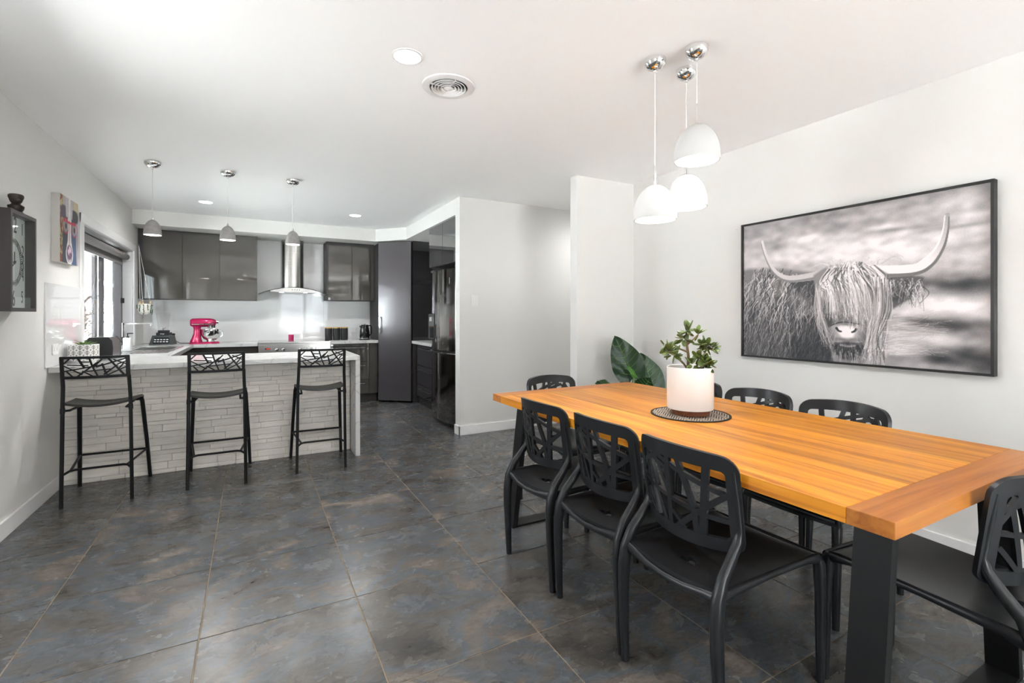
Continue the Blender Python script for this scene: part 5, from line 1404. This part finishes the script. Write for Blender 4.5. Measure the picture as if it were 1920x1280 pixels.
    stroke([(.445, .235), (.48, .257), (.52, .262), (.565, .250)], 1.2, 1.2, .26, .7)
    for (a_, b_, c_, d_, e_) in ((.512, .195, .030, .030, .14), (.445, .165, .02, .05, -.16), (.588, .165, .02, .05, -.16), (.515, .15, .05, .012, -.18), (.512, .250, .045, .010, -.14)):
        blob(a_, b_, c_, d_, e_)
    for _ in range(170):
        u, v = R(.435, .595), R(.09, .24)
        if .475 < u < .55 and v > .14: continue
        stroke([(u, v), (u+(u-.515)*.10, v-.02), (u+(u-.515)*.2, v-.035)], .5, .3, R(.2, .75), .5)
    for _ in range(120):
        u, v = R(.44, .60), R(.25, .38)
        stroke([(u, v), (u+R(-.015, .015), v-R(.01, .03))], .6, .3, R(.25, .66), .5)
    # fringe: long strands from the poll, falling over the eyes
    for k in range(620):
        a = R(-1, 1)
        u0 = .53+.085*a+R(-.012, .012); v0 = .640-.035*a*a+R(-.05, .010)
        u05 = .535+.135*a
        if a < -.15: u1, v1 = .405+.17*(a+1)+R(-.02, .05), R(.27, .40)
        elif a < .45: u1, v1 = .52+.20*(a+.15)+R(-.03, .05), R(.20, .36)
        else: u1, v1 = .62+.06*(a-.45)+R(-.02, .02), R(.02, .30)
        tn = R(.70, .95) if R(0, 1) < .70 else R(.22, .48)
        stroke([(u0, v0), (u05, v0-.07), (u05*.6+u1*.4+.006, v0*.55+v1*.45), (u1+R(-.008, .008), v1)], R(.5, 1.1), .35, tn, R(.5, .9))
    for _ in range(60):
        a = R(-1, 1); u = .535+.12*a
        stroke([(u, .62), (u+.03*a+R(-.02, .03), .645+R(0, .03)), (u+.07*a+R(-.02, .04), .63+R(-.01, .03))], .6, .3, R(.6, .9), .6)
    for _ in range(90):
        u = R(.625, .685); stroke([(u, R(.45, .55)), (u+R(-.01, .015), .34), (u-.02+R(-.02, .02), R(.12, .22)), (u-.035+R(-.02, .03), R(-.02, .10))], .8, .35, R(.55, .88) if R(0, 1) < .75 else .3, .75)
    for _ in range(26):
        u = R(.375, .405); stroke([(u, R(.45, .52)), (u+R(-.01, .015), .36), (u+R(.0, .03), .24), (u+R(.02, .07), R(.08, .18))], .7, .35, R(.5, .8), .8)
    for _ in range(110):
        v = R(.05, .30); u = R(.66, .72); stroke([(u, v), (u+.06, v+R(-.01, .02)), (u+R(.1, .18), v+R(-.03, .05))], .7, .3, R(.55, .85), .35)
    for _ in range(60):
        u = R(.45, .64); stroke([(u, R(.03, .09)), (u+R(-.01, .01), R(.0, .03)), (u+R(-.015, .015), -.03)], .7, .4, R(.3, .75), .6)
    g += 0.012*rs.randn(H, W)
    g = np.clip((g-.5)*1.25+.53, .10, .95)
    srgb = np.stack([g*0.98+.012, g*0.95+.018, g*0.955+.024], -1)
    dark = np.clip(.34-g, 0, .3)[..., None]; srgb = srgb + dark*np.array([.14, .18, .24])
    lin = np.where(srgb <= .04045, srgb/12.92, ((srgb+.055)/1.055)**2.4)
    return lin[::-1], W, H
lin, pw, ph = paint_cow()
px_ = XR-0.0305
ys = np.linspace(Q1-0.0125, Q0+0.0125, pw); zs = np.linspace(QZ0+0.0125, QZ1-0.0125, ph)
ox, oy, oz = cw.location
Vg = [(px_-ox, y-oy, z-oz) for z in zs for y in ys]
Fg = [(j*pw+i, j*pw+i+1, (j+1)*pw+i+1, (j+1)*pw+i) for j in range(ph-1) for i in range(pw-1)]
colour_mesh('photo_print', Vg, Fg, lin.reshape(-1, 3), print_mat('matte_print', 0.55), cw)

# small picture hook left in the wall
hk = thing('wall_hook', 'tiny picture hook left in the wall beside the cow picture', 'hook', (XR, 2.375, 1.925))
obj('nail', MB().sweep([(0, 0, 0), (-0.012, 0, 0.003)], 0.0022, 6), CHROME, hk, world=False)
obj('hook_plate', MB().box(-0.002, 0, -0.004, 0.004, -0.01, 0.006), WHITE, hk, world=False, smooth=0)

# ------------------------------------------------------------------ outside the kitchen window
gr = mat('outdoor_paving', (0.55, 0.545, 0.53), 0.9, noise=((3, 3, 3), 0.2))
tag(obj('garden_ground', MB().box(-14, XL-0.165, -12, 26, -0.12, -0.02), gr, smooth=0), kind='structure')
tag(obj('rear_terrace', MB().box(-14, 14, -22, YR-0.12, -0.12, -0.03), gr, smooth=0), kind='structure')
fn_ = thing('boundary_fence', 'pale grey corrugated metal fence beyond the kitchen window', 'fence', (-4.6, 12, -0.02))
FEN = mat('fence_sheet', (0.52, 0.53, 0.54), 0.6)
for k in range(11):
    y0 = 4.0 + 2.0*k
    m = MB()
    zig = []
    for i in range(21):
        zig.append((-4.6 + (0.02 if (i//1) % 2 else -0.02), y0 + 1.94*i/20))
    poly = zig + [(x-0.006, y) for x, y in zig[::-1]]
    m.prism(poly, 0.0, 1.75)
    obj('fence_panel', m, FEN, fn_, smooth=0)
    obj('post', MB().box(-4.64, -4.56, y0-0.05, y0, -0.02, 1.80), FEN, fn_, smooth=0)
    obj('rail', MB().box(-4.64, -4.56, y0, y0+1.95, 1.75, 1.80), FEN, fn_, smooth=0)
nb = thing('neighbour_house', 'white rendered neighbouring house with grey roof beyond the fence', 'house', (-9, 22, -0.02))
obj('wall', MB().box(-12, -5.4, 16, 28, -0.02, 2.5), mat('white_render', (0.72, 0.71, 0.68), 0.9), nb, smooth=0)
obj('roof', MB().add([(-12.5, 15.4, 2.5), (-4.9, 15.4, 2.5), (-4.9, 28.5, 2.5), (-12.5, 28.5, 2.5), (-8.7, 17.5, 3.9), (-8.7, 26.5, 3.9)], [(0, 1, 4), (1, 2, 5, 4), (2, 3, 5), (3, 0, 4, 5), (3, 2, 1, 0)]), mat('grey_roof', (0.42, 0.42, 0.43), 0.7), nb, smooth=0)
obj('gutter', MB().box(-4.95, -4.85, 15.4, 28.5, 2.42, 2.52), WHITE, nb, smooth=0)
obs = thing('garden_shrub', 'dark twisted shrub in a tub outside the kitchen window', 'shrub', (-1.92, 8.05, -0.02))
obj('tub', MB().lathe([(0.0, 0.0), (0.17, 0.0), (0.21, 0.36), (0.19, 0.36), (0.18, 0.30), (0.0, 0.30)], n=24), mat('terracotta', (0.30, 0.13, 0.08), 0.8), obs, world=False)
BRK = mat('dark_bark', (0.035, 0.022, 0.018), 0.85)
rz = random.Random(8)
obj('trunk', MB().sweep([(0, 0, 0.28), (0.05, 0.03, 0.6), (-0.05, 0.0, 0.95), (0.04, 0.02, 1.25), (0.0, 0.0, 1.5)], [0.045, 0.04, 0.035, 0.03, 0.02], 9), BRK, obs, world=False)
for k in range(9):
    a = k*2.3; z0 = 0.8+0.08*k
    obj('branch', MB().sweep([(0, 0, z0), (0.10*math.cos(a), 0.10*math.sin(a), z0+0.10), (0.22*math.cos(a+.4), 0.22*math.sin(a+.4), z0+0.12)], [0.018, 0.014, 0.007], 6), BRK, obs, world=False)
slm2 = mesh_of('foliage_leaf', MB().sphere((0, 0.03, 0), (0.018, 0.032, 0.003), 8, 4), mat('shrub_leaf', (0.05, 0.035, 0.02), 0.5, rand=0.4))
for k in range(110):
    o = bpy.data.objects.new('leaf', slm2); COL.objects.link(o); o.parent = obs
    a = rz.uniform(0, 6.3); r = abs(rz.gauss(0.16, 0.07)); o.location = (r*math.cos(a), r*math.sin(a), rz.uniform(0.85, 1.55)); o.rotation_euler = (rz.uniform(-1, 1), rz.uniform(-1, 1), rz.uniform(0, 6))
